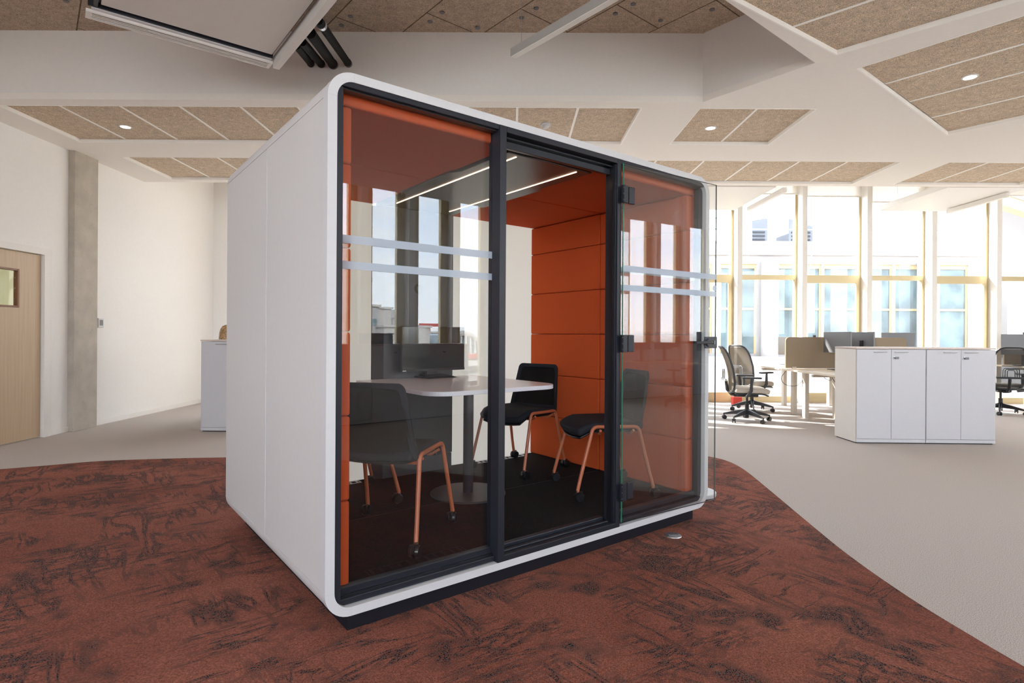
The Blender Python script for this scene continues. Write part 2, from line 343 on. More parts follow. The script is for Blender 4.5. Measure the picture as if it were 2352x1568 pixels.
# ------------------------------------------------------------------ mesh builder
class MB:
    def __init__(s): s.v = []; s.f = []
    def add(s, vs, fs, X=None):
        o = len(s.v)
        s.v += [tuple(X @ Vector(p)) if X is not None else tuple(p) for p in vs]
        s.f += [tuple(i + o for i in f) for f in fs]
        return s
    def box(s, x0, x1, y0, y1, z0, z1, X=None):
        vs = [(x, y, z) for z in (z0, z1) for y in (y0, y1) for x in (x0, x1)]
        return s.add(vs, [(0, 2, 3, 1), (4, 5, 7, 6), (0, 1, 5, 4), (2, 6, 7, 3), (0, 4, 6, 2), (1, 3, 7, 5)], X)
    def prism(s, poly, z0, z1, X=None):
        n = len(poly)
        vs = [(p[0], p[1], z0) for p in poly] + [(p[0], p[1], z1) for p in poly]
        return s.add(vs, [tuple(range(n - 1, -1, -1)), tuple(range(n, 2 * n))] + [(i, (i + 1) % n, n + (i + 1) % n, n + i) for i in range(n)], X)
    def tube(s, pts, r, n=12, cap=True, X=None):
        pts = [Vector(p) for p in pts]; rs = r if isinstance(r, (list, tuple)) else [r] * len(pts)
        up = None; vs = []; fs = []
        for i, p in enumerate(pts):
            d = (pts[min(i + 1, len(pts) - 1)] - pts[max(i - 1, 0)]).normalized()
            if up is None:
                up = Vector((0, 0, 1)) if abs(d.z) < 0.9 else Vector((1, 0, 0))
            a = d.cross(up).normalized(); c = a.cross(d).normalized(); up = c
            for k in range(n):
                th = 2 * PI * k / n; vs.append(p + (a * math.cos(th) + c * math.sin(th)) * rs[i])
        for i in range(len(pts) - 1):
            for k in range(n):
                fs.append((i * n + k, i * n + (k + 1) % n, (i + 1) * n + (k + 1) % n, (i + 1) * n + k))
        if cap: fs += [tuple(range(n - 1, -1, -1)), tuple(range((len(pts) - 1) * n, len(pts) * n))]
        return s.add(vs, fs, X)
    def ring(s, prof, cx=0, cy=0, n=28, X=None):
        vs = [(cx + r * math.cos(2 * PI * k / n), cy + r * math.sin(2 * PI * k / n), z) for r, z in prof for k in range(n)]; m_ = len(prof)
        return s.add(vs, [(i * n + k, i * n + (k + 1) % n, ((i + 1) % m_) * n + (k + 1) % n, ((i + 1) % m_) * n + k) for i in range(m_) for k in range(n)], X)
    def lathe(s, prof, cx=0, cy=0, n=28, X=None):
        vs = [(cx + r * math.cos(2 * PI * k / n), cy + r * math.sin(2 * PI * k / n), z) for r, z in prof for k in range(n)]
        fs = [(i * n + k, i * n + (k + 1) % n, (i + 1) * n + (k + 1) % n, (i + 1) * n + k) for i in range(len(prof) - 1) for k in range(n)]
        fs += [tuple(range(n - 1, -1, -1)), tuple(range((len(prof) - 1) * n, len(prof) * n))]
        return s.add(vs, fs, X)
    def loft(s, rings, cap=True, X=None):
        n = len(rings[0]); vs = [p for r in rings for p in r]
        fs = [(i * n + k, i * n + (k + 1) % n, (i + 1) * n + (k + 1) % n, (i + 1) * n + k) for i in range(len(rings) - 1) for k in range(n)]
        if cap: fs += [tuple(range(n - 1, -1, -1)), tuple(range((len(rings) - 1) * n, len(rings) * n))]
        return s.add(vs, fs, X)
    def sheet(s, grid, th, X=None):
        """grid[i][j] surface given a thickness along its normal"""
        ni, nj = len(grid), len(grid[0]); vs = []
        G = [[Vector(p) for p in r] for r in grid]
        def nrm(i, j):
            a = G[min(i + 1, ni - 1)][j] - G[max(i - 1, 0)][j]; c = G[i][min(j + 1, nj - 1)] - G[i][max(j - 1, 0)]
            q = a.cross(c); return q.normalized() if q.length > 1e-9 else Vector((0, 0, 1))
        for sgn in (0.5, -0.5):
            for i in range(ni):
                for j in range(nj): vs.append(G[i][j] + nrm(i, j) * th * sgn)
        m_ = ni * nj; fs = []
        for i in range(ni - 1):
            for j in range(nj - 1):
                a, b_, c, d = i * nj + j, i * nj + j + 1, (i + 1) * nj + j + 1, (i + 1) * nj + j
                fs += [(a, d, c, b_), (a + m_, b_ + m_, c + m_, d + m_)]
        loop = [j for j in range(nj)] + [i * nj + nj - 1 for i in range(1, ni)] + [(ni - 1) * nj + j for j in range(nj - 2, -1, -1)] + [i * nj for i in range(ni - 2, 0, -1)]
        for k in range(len(loop)):
            a, b_ = loop[k], loop[(k + 1) % len(loop)]; fs.append((a, b_, b_ + m_, a + m_))
        return s.add(vs, fs, X)

def obj(name, mb, material, parent=None, bevel=0.0, smooth=False, label=None, segs=2, subsurf=0):
    me = bpy.data.meshes.new(name); me.from_pydata([tuple(v) for v in mb.v], [], mb.f); me.validate()
    import bmesh
    bm = bmesh.new(); bm.from_mesh(me); bmesh.ops.recalc_face_normals(bm, faces=bm.faces); bm.to_mesh(me); bm.free()
    mm_ = M[material] if isinstance(material, str) else material
    me.materials.append(mm_)
    o = bpy.data.objects.new(name, me); COL.objects.link(o)
    if parent is not None: o.parent = parent
    if smooth:
        for p in me.polygons: p.use_smooth = True
        try: me.set_sharp_from_angle(angle=R(38))
        except Exception: pass
    if bevel:
        md = o.modifiers.new('bevel', 'BEVEL'); md.width = bevel; md.segments = segs; md.limit_method = 'ANGLE'; md.angle_limit = R(40); md.harden_normals = False
    if subsurf:
        md = o.modifiers.new('subsurf', 'SUBSURF'); md.levels = subsurf; md.render_levels = subsurf
    if label: o['label'] = label
    return o
def thing(name, label, cat, loc=(0, 0, 0), rz=0.0, group=None):
    o = bpy.data.objects.new(name, None); COL.objects.link(o)
    o.location = loc; o.rotation_euler = (0, 0, rz); o.empty_display_size = 0.1
    o['label'] = label; o['category'] = cat
    if group: o['group'] = group
    return o
def tag(o, label, cat, group=None, kind=None):
    o['label'] = label; o['category'] = cat
    if group: o['group'] = group
    if kind: o['kind'] = kind
    return o
def struct(name, mb, material, label=None, cat='structure', **k):
    o = obj(name, mb, material, **k); o['kind'] = 'structure'; o['category'] = cat
    if label: o['label'] = label
    return o
def copy_tree(o, parent=None):
    c = o.copy(); COL.objects.link(c)
    if parent is not None: c.parent = parent
    for ch in [x for x in o.children]: copy_tree(ch, c)
    return c
def rrect(w_, h_, r_, n=6, cx=0, cy=0):
    pts = []
    for sx, sy, a0 in ((1, 1, 0), (-1, 1, 90), (-1, -1, 180), (1, -1, 270)):
        for k in range(n + 1):
            a = R(a0 + 90 * k / n); pts.append((cx + sx * (w_ / 2 - r_) + r_ * math.cos(a), cy + sy * (h_ / 2 - r_) + r_ * math.sin(a)))
    return pts
def arc(p0, p1, p2, r, n=6):
    """round the corner p1 between p0 and p2"""
    p0, p1, p2 = Vector(p0), Vector(p1), Vector(p2)
    a = (p0 - p1).normalized(); c = (p2 - p1).normalized(); h = a.angle(c) / 2
    d = r / math.tan(h); d = min(d, (p0 - p1).length * .49, (p2 - p1).length * .49)
    A, B = p1 + a * d, p1 + c * d
    return [(A * (1 - s) ** 2 + p1 * 2 * s * (1 - s) + B * s ** 2) for s in [k / n for k in range(n + 1)]]
def path(pts, r=0.04, n=6):
    o = [Vector(pts[0])]
    for i in range(1, len(pts) - 1): o += arc(pts[i - 1], pts[i], pts[i + 1], r, n)
    return o + [Vector(pts[-1])]

# ------------------------------------------------------------------ room shell
XL, YB, YF, XR = -5.48, -5.0, 10.8, 14.0
CZ, RZ = 3.47, 4.13
F2 = -8.0                                            # second facade, parallel to the booth front
def f2(u, off=0.0, z=0.0): return podw(u, F2 + off, z)
def u_at_y(y): return (y - (PO.y + PV.y * F2)) / PU.y
ua, ub = u_at_y(YB), (XR - (PO.x + PV.x * F2)) / PU.x
pA, pB = f2(ua), f2(ub)
room = [(XL, YB), (pA.x, pA.y), (pB.x, pB.y), (XR, YF), (XL, YF)]
big_room = [(XL - 2.5, YB - .4), (pA.x + .3, pA.y - .4), (pB.x + .4, pB.y - .3), (XR + .4, YF + .35), (XL - 2.5, YF + .35)]
struct('floor', MB().prism(big_room, -0.30, 0.0), 'beige', 'beige speckled office carpet floor')
# terracotta carpet inlay
edge = [(-5.47, 4.70), (-4.95, 4.95), (-4.56, 5.12), (-4.29, 5.26), (-3.9, 5.47), (-3.29, 5.60), (-2.81, 5.66), (-2.0, 5.75), (-1, 5.95), (0, 6.08), (0.9, 6.12), (1.6, 6.02), (1.9, 5.92), (2.05, 5.79),
        (2.13, 5.60), (2.14, 5.26), (2.07, 4.63), (1.97, 3.84), (1.90, 3.23), (1.88, 2.7), (1.90, 2.33), (1.93, 2.05), (2.0, 1.5), (2.2, 0.6), (2.5, -0.6), (2.8, -2.0)]
def smooth(P, n=5):
    P = [Vector(p) for p in P]; out_ = []
    for i in range(len(P) - 1):
        p0, p1, p2, p3 = P[max(i - 1, 0)], P[i], P[i + 1], P[min(i + 2, len(P) - 1)]
        for k in range(n):
            t_ = k / n; out_.append(tuple(.5 * ((2 * p1) + (p2 - p0) * t_ + (2 * p0 - 5 * p1 + 4 * p2 - p3) * t_ ** 2 + (3 * p1 - p0 - 3 * p2 + p3) * t_ ** 3)))
    return out_ + [tuple(P[-1])]
edge = smooth(edge)
tp = MB().prism([(-5.47, -4.0)] + [(2.8, -4.0)] + list(reversed(edge)), 0.0, 0.004)
tag(obj('carpet', tp, 'terra'), 'terracotta carpet area with dark veins under the glass booth', 'carpet')
# roof slab and outer walls
slab = [(XL - .6, YB - .6), (pA.x + .3, pA.y - .5), (pB.x + .5, pB.y - .4), (XR + .6, YF + .5), (XL - .6, YF + .5)]
struct('ceiling', MB().prism(slab, RZ + 0.10, RZ + 0.4), 'soffit', 'white upper ceiling slab behind the lowered parts')
wl = MB()
DY0, DY1, DZ = 5.775, 6.70, 2.13
CY0, CY1 = 7.07, 7.47
wl.box(XL - .15, XL, YB, DY0 - .105, 0, RZ + .1); wl.box(XL - .15, XL, DY1 + .105, YF, 0, RZ + .1); wl.box(XL - .15, XL, DY0 - .105, DY1 + .105, DZ + .075, RZ + .1)
struct('wall_left', wl, 'wall', 'white wall on the left with the wooden door')
struct('wall_right', MB().box(XR, XR + .15, pB.y - .1, YF, 0, RZ + .1), 'wall', 'white wall at the far right end')
bb = MB(); bb.box(XL, XL + .014, 7.47, YF - .2, 0, .065); bb.box(XL, XL + .014, DY1 + .11, CY0, 0, .065)
struct('baseboard_left', bb, 'trim', 'low white baseboard along the left wall', bevel=.003)
struct('trim_1', MB().box(XL - .15, XL + .018, DY1, DY1 + .105, 0, DZ).box(XL - .15, XL + .018, DY0 - .105, DY1 + .105, DZ, DZ + .075).box(XL - .15, XL + .018, DY0 - .105, DY0, 0, DZ), 'trim', 'white casing around the wooden door')
co_ = MB().box(XL - .02, XL + .08, CY0, CY1, 0, CZ + .2)
struct('wall_column', co_, 'concrete', 'raw grey concrete column in the left wall', bevel=.006)
# door
dr = thing('door_1', 'light oak door with small glazed vision panel in the left wall', 'door', (XL - .045, DY0, 0)); dr['kind'] = 'structure'
W_ = DY1 - DY0 - .008
vy0, vy1, vz0, vz1 = 6.05 - DY0, 6.40 - DY0, 1.50, 1.93
db = MB(); db.box(-.02, .02, .004, vy0, .012, DZ - .008).box(-.02, .02, vy1, W_, .012, DZ - .008).box(-.02, .02, vy0, vy1, .012, vz0).box(-.02, .02, vy0, vy1, vz1, DZ - .008)
obj('door_leaf', db, 'oak', dr)
fb = MB()
for y0, y1, z0, z1 in ((vy0 - .0, vy0 + .022, vz0, vz1), (vy1 - .022, vy1, vz0, vz1), (vy0 + .022, vy1 - .022, vz0, vz0 + .022), (vy0 + .022, vy1 - .022, vz1 - .022, vz1)): fb.box(-.026, .026, y0, y1, z0, z1)
obj('vision_frame', fb, 'oakdark', dr, bevel=.003, label='dark brown wooden bead around the door window')
obj('pane', MB().box(-.003, .003, vy0 + .02, vy1 - .02, vz0 + .02, vz1 - .02), 'winglass', dr)
for k in range(3): obj('screw', MB().lathe([(.005, 0), (.005, .003)], n=8, X=Matrix.Translation((.0, vy1 - .012 - .02, vz0 + .1 + k * .115)) @ Matrix.Rotation(PI / 2, 4, 'Y')), 'silver', dr)
# the lit room seen through the vision panel
cv = MB(); cv.box(XL - 2.3, XL - 2.2, 4.9, 8.4, 0, 2.8).box(XL - 2.3, XL - .15, 4.8, 4.9, 0, 2.8).box(XL - 2.3, XL - .15, 8.4, 8.5, 0, 2.8).box(XL - 2.3, XL - .15, 4.8, 8.5, 2.8, 2.9)
struct('wall_corridor', cv, mat('corridor_yellow_paint', (0.66, 0.64, 0.46), 0.8), 'pale yellow walls of the room behind the wooden door')
lt = bpy.data.lights.new('corridor_fill', 'AREA'); lt.energy = 26; lt.size = 0.8; lo = bpy.data.objects.new('corridor_fill', lt); COL.objects.link(lo); lo.location = (XL - 1.2, 6.8, 2.75)  # unseen area light added to brighten the room behind the door
# thermostat
th = thing('thermostat', 'small white thermostat with grey display on the wall beside the concrete column', 'thermostat', (XL, 7.62, 1.355))
obj('casing', MB().box(0, .022, -.05, .05, -.062, .062), 'podwhite', th, bevel=.006)
obj('display', MB().box(.0215, .0235, -.03, .03, -.035, .04), 'monback', th)

# ------------------------------------------------------------------ dropped soffit with coffers
C1 = ([-5.11, -4.56, -3.95, -3.35, -2.74, -2.13], 5.67, 6.76)
C3 = ([-1.178, -.569, .039, .647, 1.27], 5.645, 6.73)
C4 = ([1.83, 2.435, 2.99], 5.64, 6.72)
C2 = ([-5.0, -4.43, -3.83, -3.21, -2.6], 7.32, 8.385)
C5 = ([.0, .62, 1.24, 1.86, 2.48, 3.10, 3.72, 4.345, 4.98], 7.335, 8.41)
C6 = ([5.575, 6.17, 6.805, 7.44], 7.335, 8.42)
def quad_rect(c): xs, y0, y1 = c; return [(xs[0], y0), (xs[-1], y0), (xs[-1], y1), (xs[0], y1)]
A_ = Vector((2.567, 4.567)); dL = (Vector((1.42, 3.807)) - A_).normalized(); dR = (Vector((3.381, 3.801)) - A_).normalized()
R1 = [A_, A_ + dL * 2.4, A_ + dL * 2.4 + dR * 2.6, A_ + dR * 2.6]
N_ = Vector((2.859, 4.789)); F_ = Vector((4.803, 6.349)); dN = (Vector((3.542, 3.982)) - N_).normalized()
R2 = [N_, N_ + dN * 2.6, F_ + dN * 2.6, F_]
recess = [(XL - .1, 5.52), (1.815, 5.50), (2.467, 4.694), (1.386, 3.807), (-1.5, 1.43), (XL - .1, 1.43)]
SB = -1.6; SV = 2.1                                   # soffit edges before the two glazed walls behind the viewer
usA = (SB - (PO.y + PV.y * (F2 + SV))) / PU.y; usB = (XR - (PO.x + PV.x * (F2 + SV))) / PU.x
sA, sB = podw(usA, F2 + SV), podw(usB, F2 + SV)
sof_outer = [(XL, SB), (sA.x, sA.y), (sB.x, sB.y), (XR, 8.53), (XL, 8.53)]
import bmesh
bm = bmesh.new()
loops = [sof_outer, recess] + [quad_rect(c) for c in (C1, C2, C3, C4, C5, C6)] + [[tuple(p) for p in q] for q in (R1, R2)]
# keep outer edge clear of the recess: recess is pulled inside
recess_in = [(max(p[0], XL + .004), p[1]) for p in recess]; loops[1] = recess_in

eds = []
for lp in loops:
    vs = [bm.verts.new((p[0], p[1], CZ)) for p in lp]
    for i in range(len(vs)): eds.append(bm.edges.new((vs[i], vs[(i + 1) % len(vs)])))
bmesh.ops.triangle_fill(bm, use_beauty=True, use_dissolve=False, edges=eds)
ex_ = bmesh.ops.extrude_face_region(bm, geom=list(bm.faces))
bmesh.ops.translate(bm, verts=[g_ for g_ in ex_['geom'] if isinstance(g_, bmesh.types.BMVert)], vec=(0, 0, 0.06))
bmesh.ops.recalc_face_normals(bm, faces=bm.faces)
me = bpy.data.meshes.new('ceiling_soffit'); bm.to_mesh(me); bm.free()
so = bpy.data.objects.new('ceiling_soffit', me); COL.objects.link(so); me.materials.append(M['soffit'])
so['kind'] = 'structure'; so['category'] = 'ceiling'; so['label'] = 'lowered white ceiling with rectangular coffers'
# fascias that rise from the soffit to the raised decks
fa = MB()
def wallseg(mb, a, c, z0, z1, th=.05):
    a, c = Vector(a), Vector(c); d = (c - a).normalized(); n = Vector((-d.y, d.x)) * th
    mb.prism([tuple(a), tuple(c), tuple(c + n), tuple(a + n)], z0, z1)
for i in range(5): wallseg(fa, recess_in[i], recess_in[i + 1], CZ + .0602, RZ, .05)
wallseg(fa, (XL, 8.53), (XR, 8.53), CZ + .0602, RZ + .1, -.05)
wallseg(fa, (sA.x, sA.y), (sB.x, sB.y), CZ + .0602, RZ + .1, .05)
wallseg(fa, (XL, SB), (sA.x, SB), CZ + .0602, RZ + .1, .05)
struct('wall_fascia', fa, 'wall', 'white vertical fascia around the raised ceiling')
# raised deck of boards inside the recess
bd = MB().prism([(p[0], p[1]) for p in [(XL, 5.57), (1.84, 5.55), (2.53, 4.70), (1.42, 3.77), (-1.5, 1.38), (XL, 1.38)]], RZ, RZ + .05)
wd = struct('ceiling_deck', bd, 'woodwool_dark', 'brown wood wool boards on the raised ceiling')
t = M['woodwool_dark'].node_tree
for n in t.nodes:
    if n.type == 'MAPPING':
        # rows run along -50 deg, 0.6 wide, first joint through (-0.788, 5.176)
        a = R(50); n.vector_type = 'POINT'
        n.inputs['Rotation'].default_value = (0, 0, a)
        px_, py_ = -0.788, 5.176
        X_ = px_ * math.cos(a) - py_ * math.sin(a); Y_ = px_ * math.sin(a) + py_ * math.cos(a)
        n.inputs['Location'].default_value = (-X_ + .6, -Y_, 0)
ef = Vector((math.cos(R(-50)), math.sin(R(-50)))); ee = Vector((math.cos(R(40)), math.sin(R(40))))
def inpoly(p, poly):
    c = False; n = len(poly)
    for i in range(n):
        a, b_ = poly[i], poly[(i + 1) % n]
        if (a[1] > p[1]) != (b_[1] > p[1]) and p[0] < (b_[0] - a[0]) * (p[1] - a[1]) / (b_[1] - a[1]) + a[0]: c = not c
    return c
fixm = MB().lathe([(.004, -.006), (.024, -.006), (.024, 0), (.004, 0)], n=14)
first = None
for row in range(-8, 6):
    for k in range(-5, 6):
        for (a_, c_) in ((.10, .10), (.50, .10), (.10, 1.10), (.50, 1.10)):
            base = Vector((-0.788, 5.176)) + ee * (row * .6 + a_) + ef * (k * 1.2 + (0.6 if row % 2 else 0) + c_)
            if base.y < 4.6 or not inpoly(base, [(XL + .1, 5.44), (1.74, 5.42), (2.35, 4.68), (1.5, 4.0), (XL + .1, 3.9)]): continue
            if first is None: first = obj('fixing', fixm, 'monback', wd); first.location = (base.x, base.y, RZ)
            else:
                q = first.copy(); COL.objects.link(q); q.parent = wd; q.location = (base.x, base.y, RZ)
# coffer infills
UP = 0.045
def lip(mb, poly, inset=.012):
    n = len(poly); P = [Vector(p) for p in poly]; cen = sum(P, Vector((0, 0))) / n
    Q = [p + (cen - p).normalized() * inset * 1.4 for p in P]
    for i in range(n):
        j = (i + 1) % n; mb.prism([tuple(P[i]), tuple(P[j]), tuple(Q[j]), tuple(Q[i])], CZ - .003, CZ + UP + .02)
def JO(q, q2):
    P = [Vector(p) for p in q]; Q = [Vector(p) for p in q2]
    best = min(((i, j) for i in range(4) for j in range(4)), key=lambda t_: ((P[t_[0]] + P[(t_[0] + 1) % 4]) / 2 - (Q[t_[1]] + Q[(t_[1] + 1) % 4]) / 2).length)
    a0, a1 = P[best[0]], P[(best[0] + 1) % 4]; b0, b1 = Q[best[1]], Q[(best[1] + 1) % 4]
    if (a0 - b0).length > (a0 - b1).length: b0, b1 = b1, b0
    return a0, a1, b0, b1
def coffer(label, poly, panels):
    o = thing('ceiling_coffer', label, 'ceiling panel', (0, 0, 0))
    lm = MB(); lip(lm, poly); obj('rim', lm, 'joint', o)
    pb = MB().prism([tuple(p) for p in poly], CZ + UP + .012, CZ + UP + .03); obj('backing', pb, 'acframe', o)
    for q in panels:
        P = [Vector(p) for p in q]; cen = sum(P, Vector((0, 0))) / len(P)
        obj('acoustic_board', MB().prism([tuple(p) for p in P], CZ + UP - .012, CZ + UP + .011), 'woodwool', o)
    for q, q2 in zip(panels[:-1], panels[1:]):
        # white joint bar between neighbouring boards
        a0, a1, b0, b1 = JO(q, q2)
        obj('joint_bar', MB().prism([tuple(a0), tuple(b0), tuple(b1), tuple(a1)], CZ + UP - .016, CZ + UP + .0115), 'joint', o)
    return o
def cols(c, g=.012):
    xs, y0, y1 = c; return [[(xs[i] + g, y0 + g), (xs[i + 1] - g, y0 + g), (xs[i + 1] - g, y1 - g), (xs[i] + g, y1 - g)] for i in range(len(xs) - 1)]
coffer('acoustic ceiling coffer with one round downlight above the concrete column', quad_rect(C1), cols(C1))
coffer('acoustic ceiling coffer with smoke detector just above the glass booth', quad_rect(C3), cols(C3))
coffer('small two-board acoustic coffer with a downlight right of the booth', quad_rect(C4), cols(C4))
coffer('far left acoustic coffer beyond the concrete column', quad_rect(C2), cols(C2))
coffer('long acoustic coffer nearest the windows behind the booth corner', quad_rect(C5), cols(C5))
coffer('acoustic coffer above the right hand white cabinets near the windows', quad_rect(C6), cols(C6))
def strips(P0, d_long, across_pts, L_):
    return [[tuple(across_pts[i] + (across_pts[i + 1] - across_pts[i]).normalized() * .012), tuple(across_pts[i + 1] - (across_pts[i + 1] - across_pts[i]).normalized() * .012),
             tuple(across_pts[i + 1] - (across_pts[i + 1] - across_pts[i]).normalized() * .012 + d_long * L_), tuple(across_pts[i] + (across_pts[i + 1] - across_pts[i]).normalized() * .012 + d_long * L_)] for i in range(len(across_pts) - 1)]
def insetdir(pts, d, a): return [tuple(Vector(p) + d * a) for p in pts]
j1 = [A_ + dL * .004, A_ + dL * .632, A_ + dL * 1.25, A_ + dL * 1.87]
coffer('diagonal acoustic coffer at the top right edge of the photo', [tuple(p) for p in R1], [insetdir(s, dR, .01) for s in strips(A_, dR, j1, 2.56)])
j2 = [N_, Vector((3.329, 5.155)), Vector((3.815, 5.541)), Vector((4.322, 5.941)), F_]
coffer('large diagonal acoustic coffer with a downlight at upper right', [tuple(p) for p in R2], [insetdir(s, dN, .01) for s in strips(N_, dN, j2, 2.56)])
# downlights
for (x, y), lb in (((-4.282, 6.331), 'round recessed downlight above the concrete column'), ((2.155, 6.264), 'round recessed downlight in the small coffer right of the booth'), ((3.98, 5.001), 'round recessed downlight in the large diagonal coffer')):
    o = thing('downlight', lb, 'ceiling light', (x, y, CZ + UP - .012))
    obj('ring', MB().ring([(.048, 0), (.062, -.001), (.062, -.005), (.048, -.008)], n=30), 'acframe', o)
    obj('diffuser', MB().lathe([(.001, -.006), (.047, -.006), (.047, -.001), (.001, -.001)], n=30), 'downlight', o)
o = thing('smoke_detector', 'round white smoke detector on the acoustic ceiling above the booth', 'smoke detector', (.35, 6.18, CZ + UP - .012))
obj('base', MB().lathe([(.052, 0), (.056, -.008), (.052, -.02), (.03, -.024)], n=26), 'podwhite', o, smooth=True)
obj('sensor', MB().lathe([(.034, -.022), (.036, -.034), (.026, -.046), (.006, -.048)], n=26), 'podwhite', o, smooth=True)

# ------------------------------------------------------------------ suspended fan coil unit with pipes
FA = -128.0 + 0
fc = thing('fan_coil_unit', 'white suspended ceiling air unit with slotted grille at top left', 'air conditioner', (-1.92, 4.58, 3.45), R(38.2 + 180))
# local: +x along the edge to the left, +y back towards the viewer
obj('cover_plate', MB().box(0.01, 1.12, 0.0, 1.45, 0, .025), 'ac', fc, bevel=.003)
obj('body', MB().box(-.01, 1.19, -.05, 1.5, .03, .30), 'charcoal', fc)
obj('edge_frame', MB().box(-.01, 1.19, -.055, -.045, -.004, .06).box(1.135, 1.16, -.055, 1.5, -.004, .06), 'black', fc)
gr = obj('grille', MB().box(0.0, 1.17, -.20, -.185, -.03, -.01).box(0.0, 1.17, -.10, -.085, -.03, -.01).box(-.02, .005, -.20, -.085, -.03, -.01).box(1.165, 1.20, -.20, -.085, -.03, -.01), 'acframe', fc)
for k in range(4): obj('slat', MB().box(.005, 1.165, -.176 + k * .0245, -.167 + k * .0245, -.029, -.025), 'acframe', gr)
obj('grille_box', MB().box(.004, 1.165, -.186, -.100, .002, .10), 'plinth', gr)
obj('upstand', MB().box(0.0, 1.17, -.086, -.058, -.012, .07), 'podwhite', fc)
obj('side_panel', MB().box(-.075, -.025, -.10, 1.25, -.06, .035), 'ac', fc, bevel=.002)
ends = [((735, 52), (800, 146)), ((716, 80), (765, 148)), ((697, 99), (738, 147)), ((683, 107), (714, 146))]
for i, (a, c) in enumerate(ends):
    s_ = atz(*a, 3.56); e_ = aty(*c, 5.505); rr_ = (.034, .042, .034, .032)[i]
    d = (e_ - s_); s0 = s_ - d.normalized() * .06
    lb = ['black insulated pipe with metal clamp, rightmost of four running to the fascia', 'thickest black insulated pipe, second from right above the booth', 'black insulated pipe third from right above the booth', 'black insulated pipe farthest left above the booth'][i]
    pp = thing('insulated_pipe', lb, 'pipe', tuple(s0), group='insulated pipes behind the air unit')
    obj('sleeve', MB().tube([(0, 0, 0), tuple((s_ - s0)), tuple((s_ + d * .5 - s0)), tuple(e_ - s0)], rr_, 16), 'pipe', pp, smooth=True)
    ctr = s_ + d * .96 - s0
    obj('collar', MB().tube([tuple(ctr), tuple(e_ - s0)], rr_ * 1.12, 16), 'black', pp, smooth=True)
    if i == 0: obj('clamp', MB().tube([tuple(s_ + d * .02 - s0), tuple(s_ + d * .06 - s0)], rr_ * 1.12, 16), 'silver', pp, label='silver hose clamp')

# ------------------------------------------------------------------ linear lamps
def linear_lamp(label, p0, p1, w_=.05, h_=.062, wires=True, top=RZ, matn='lamp', wz=None):
    p0, p1 = Vector(p0), Vector(p1); d = p1 - p0; L_ = d.length
    o = thing('linear_lamp', label, 'lamp', tuple(p0), math.atan2(d.y, d.x))
    obj('housing', MB().box(0, L_, -w_ / 2, w_ / 2, 0.004, h_), matn, o, bevel=.002)
    obj('diffuser', MB().box(.006, L_ - .006, -w_ / 2 + .003, w_ / 2 - .003, 0, .006), 'lampdiff', o)
    if wires:
        for q, tz in wz if wz else ((.09, top), (L_ - .3, top)): obj('wire', MB().tube([(q, 0, h_), (q, 0, tz - p0.z - .002)], .0018, 6), 'silver', o)
    return o
linear_lamp('long grey linear lamp hanging diagonally from the raised ceiling', (-.005, 4.085, 3.2), (1.55, 2.22, 3.2), wz=((.09, RZ), (1.0, RZ), (2.13, CZ)))
linear_lamp('cream linear lamp hanging before the windows, beside the pale panel next to the booth', (4.09, 9.95, 3.40), (4.09, 8.62, 3.40), .06, .07, True, RZ + .1, 'acframe')
linear_lamp('cream linear lamp hanging before the windows above the right hand desk', (7.63, 10.05, 3.40), (7.63, 8.85, 3.40), .06, .07, True, RZ + .1, 'acframe')
for lb, x0, x1, y0, y1 in (('pale suspended ceiling panel by the windows, beside the booth corner', 2.75, 3.97, 8.65, 10.25), ('pale suspended ceiling panel by the windows above the right hand cabinets', 6.54, 7.76, 8.60, 10.25)):
    o = thing('suspended_panel', lb, 'ceiling panel', (x0, y0, 3.48))
    obj('panel', MB().box(0, x1 - x0, 0, y1 - y0, 0, .09), 'acframe', o, bevel=.004)
    for a in (.2, x1 - x0 - .2):
        for c in (.2, y1 - y0 - .2): obj('wire', MB().tube([(a, c, .09), (a, c, RZ + .098 - 3.48)], .002, 6), 'silver', o)

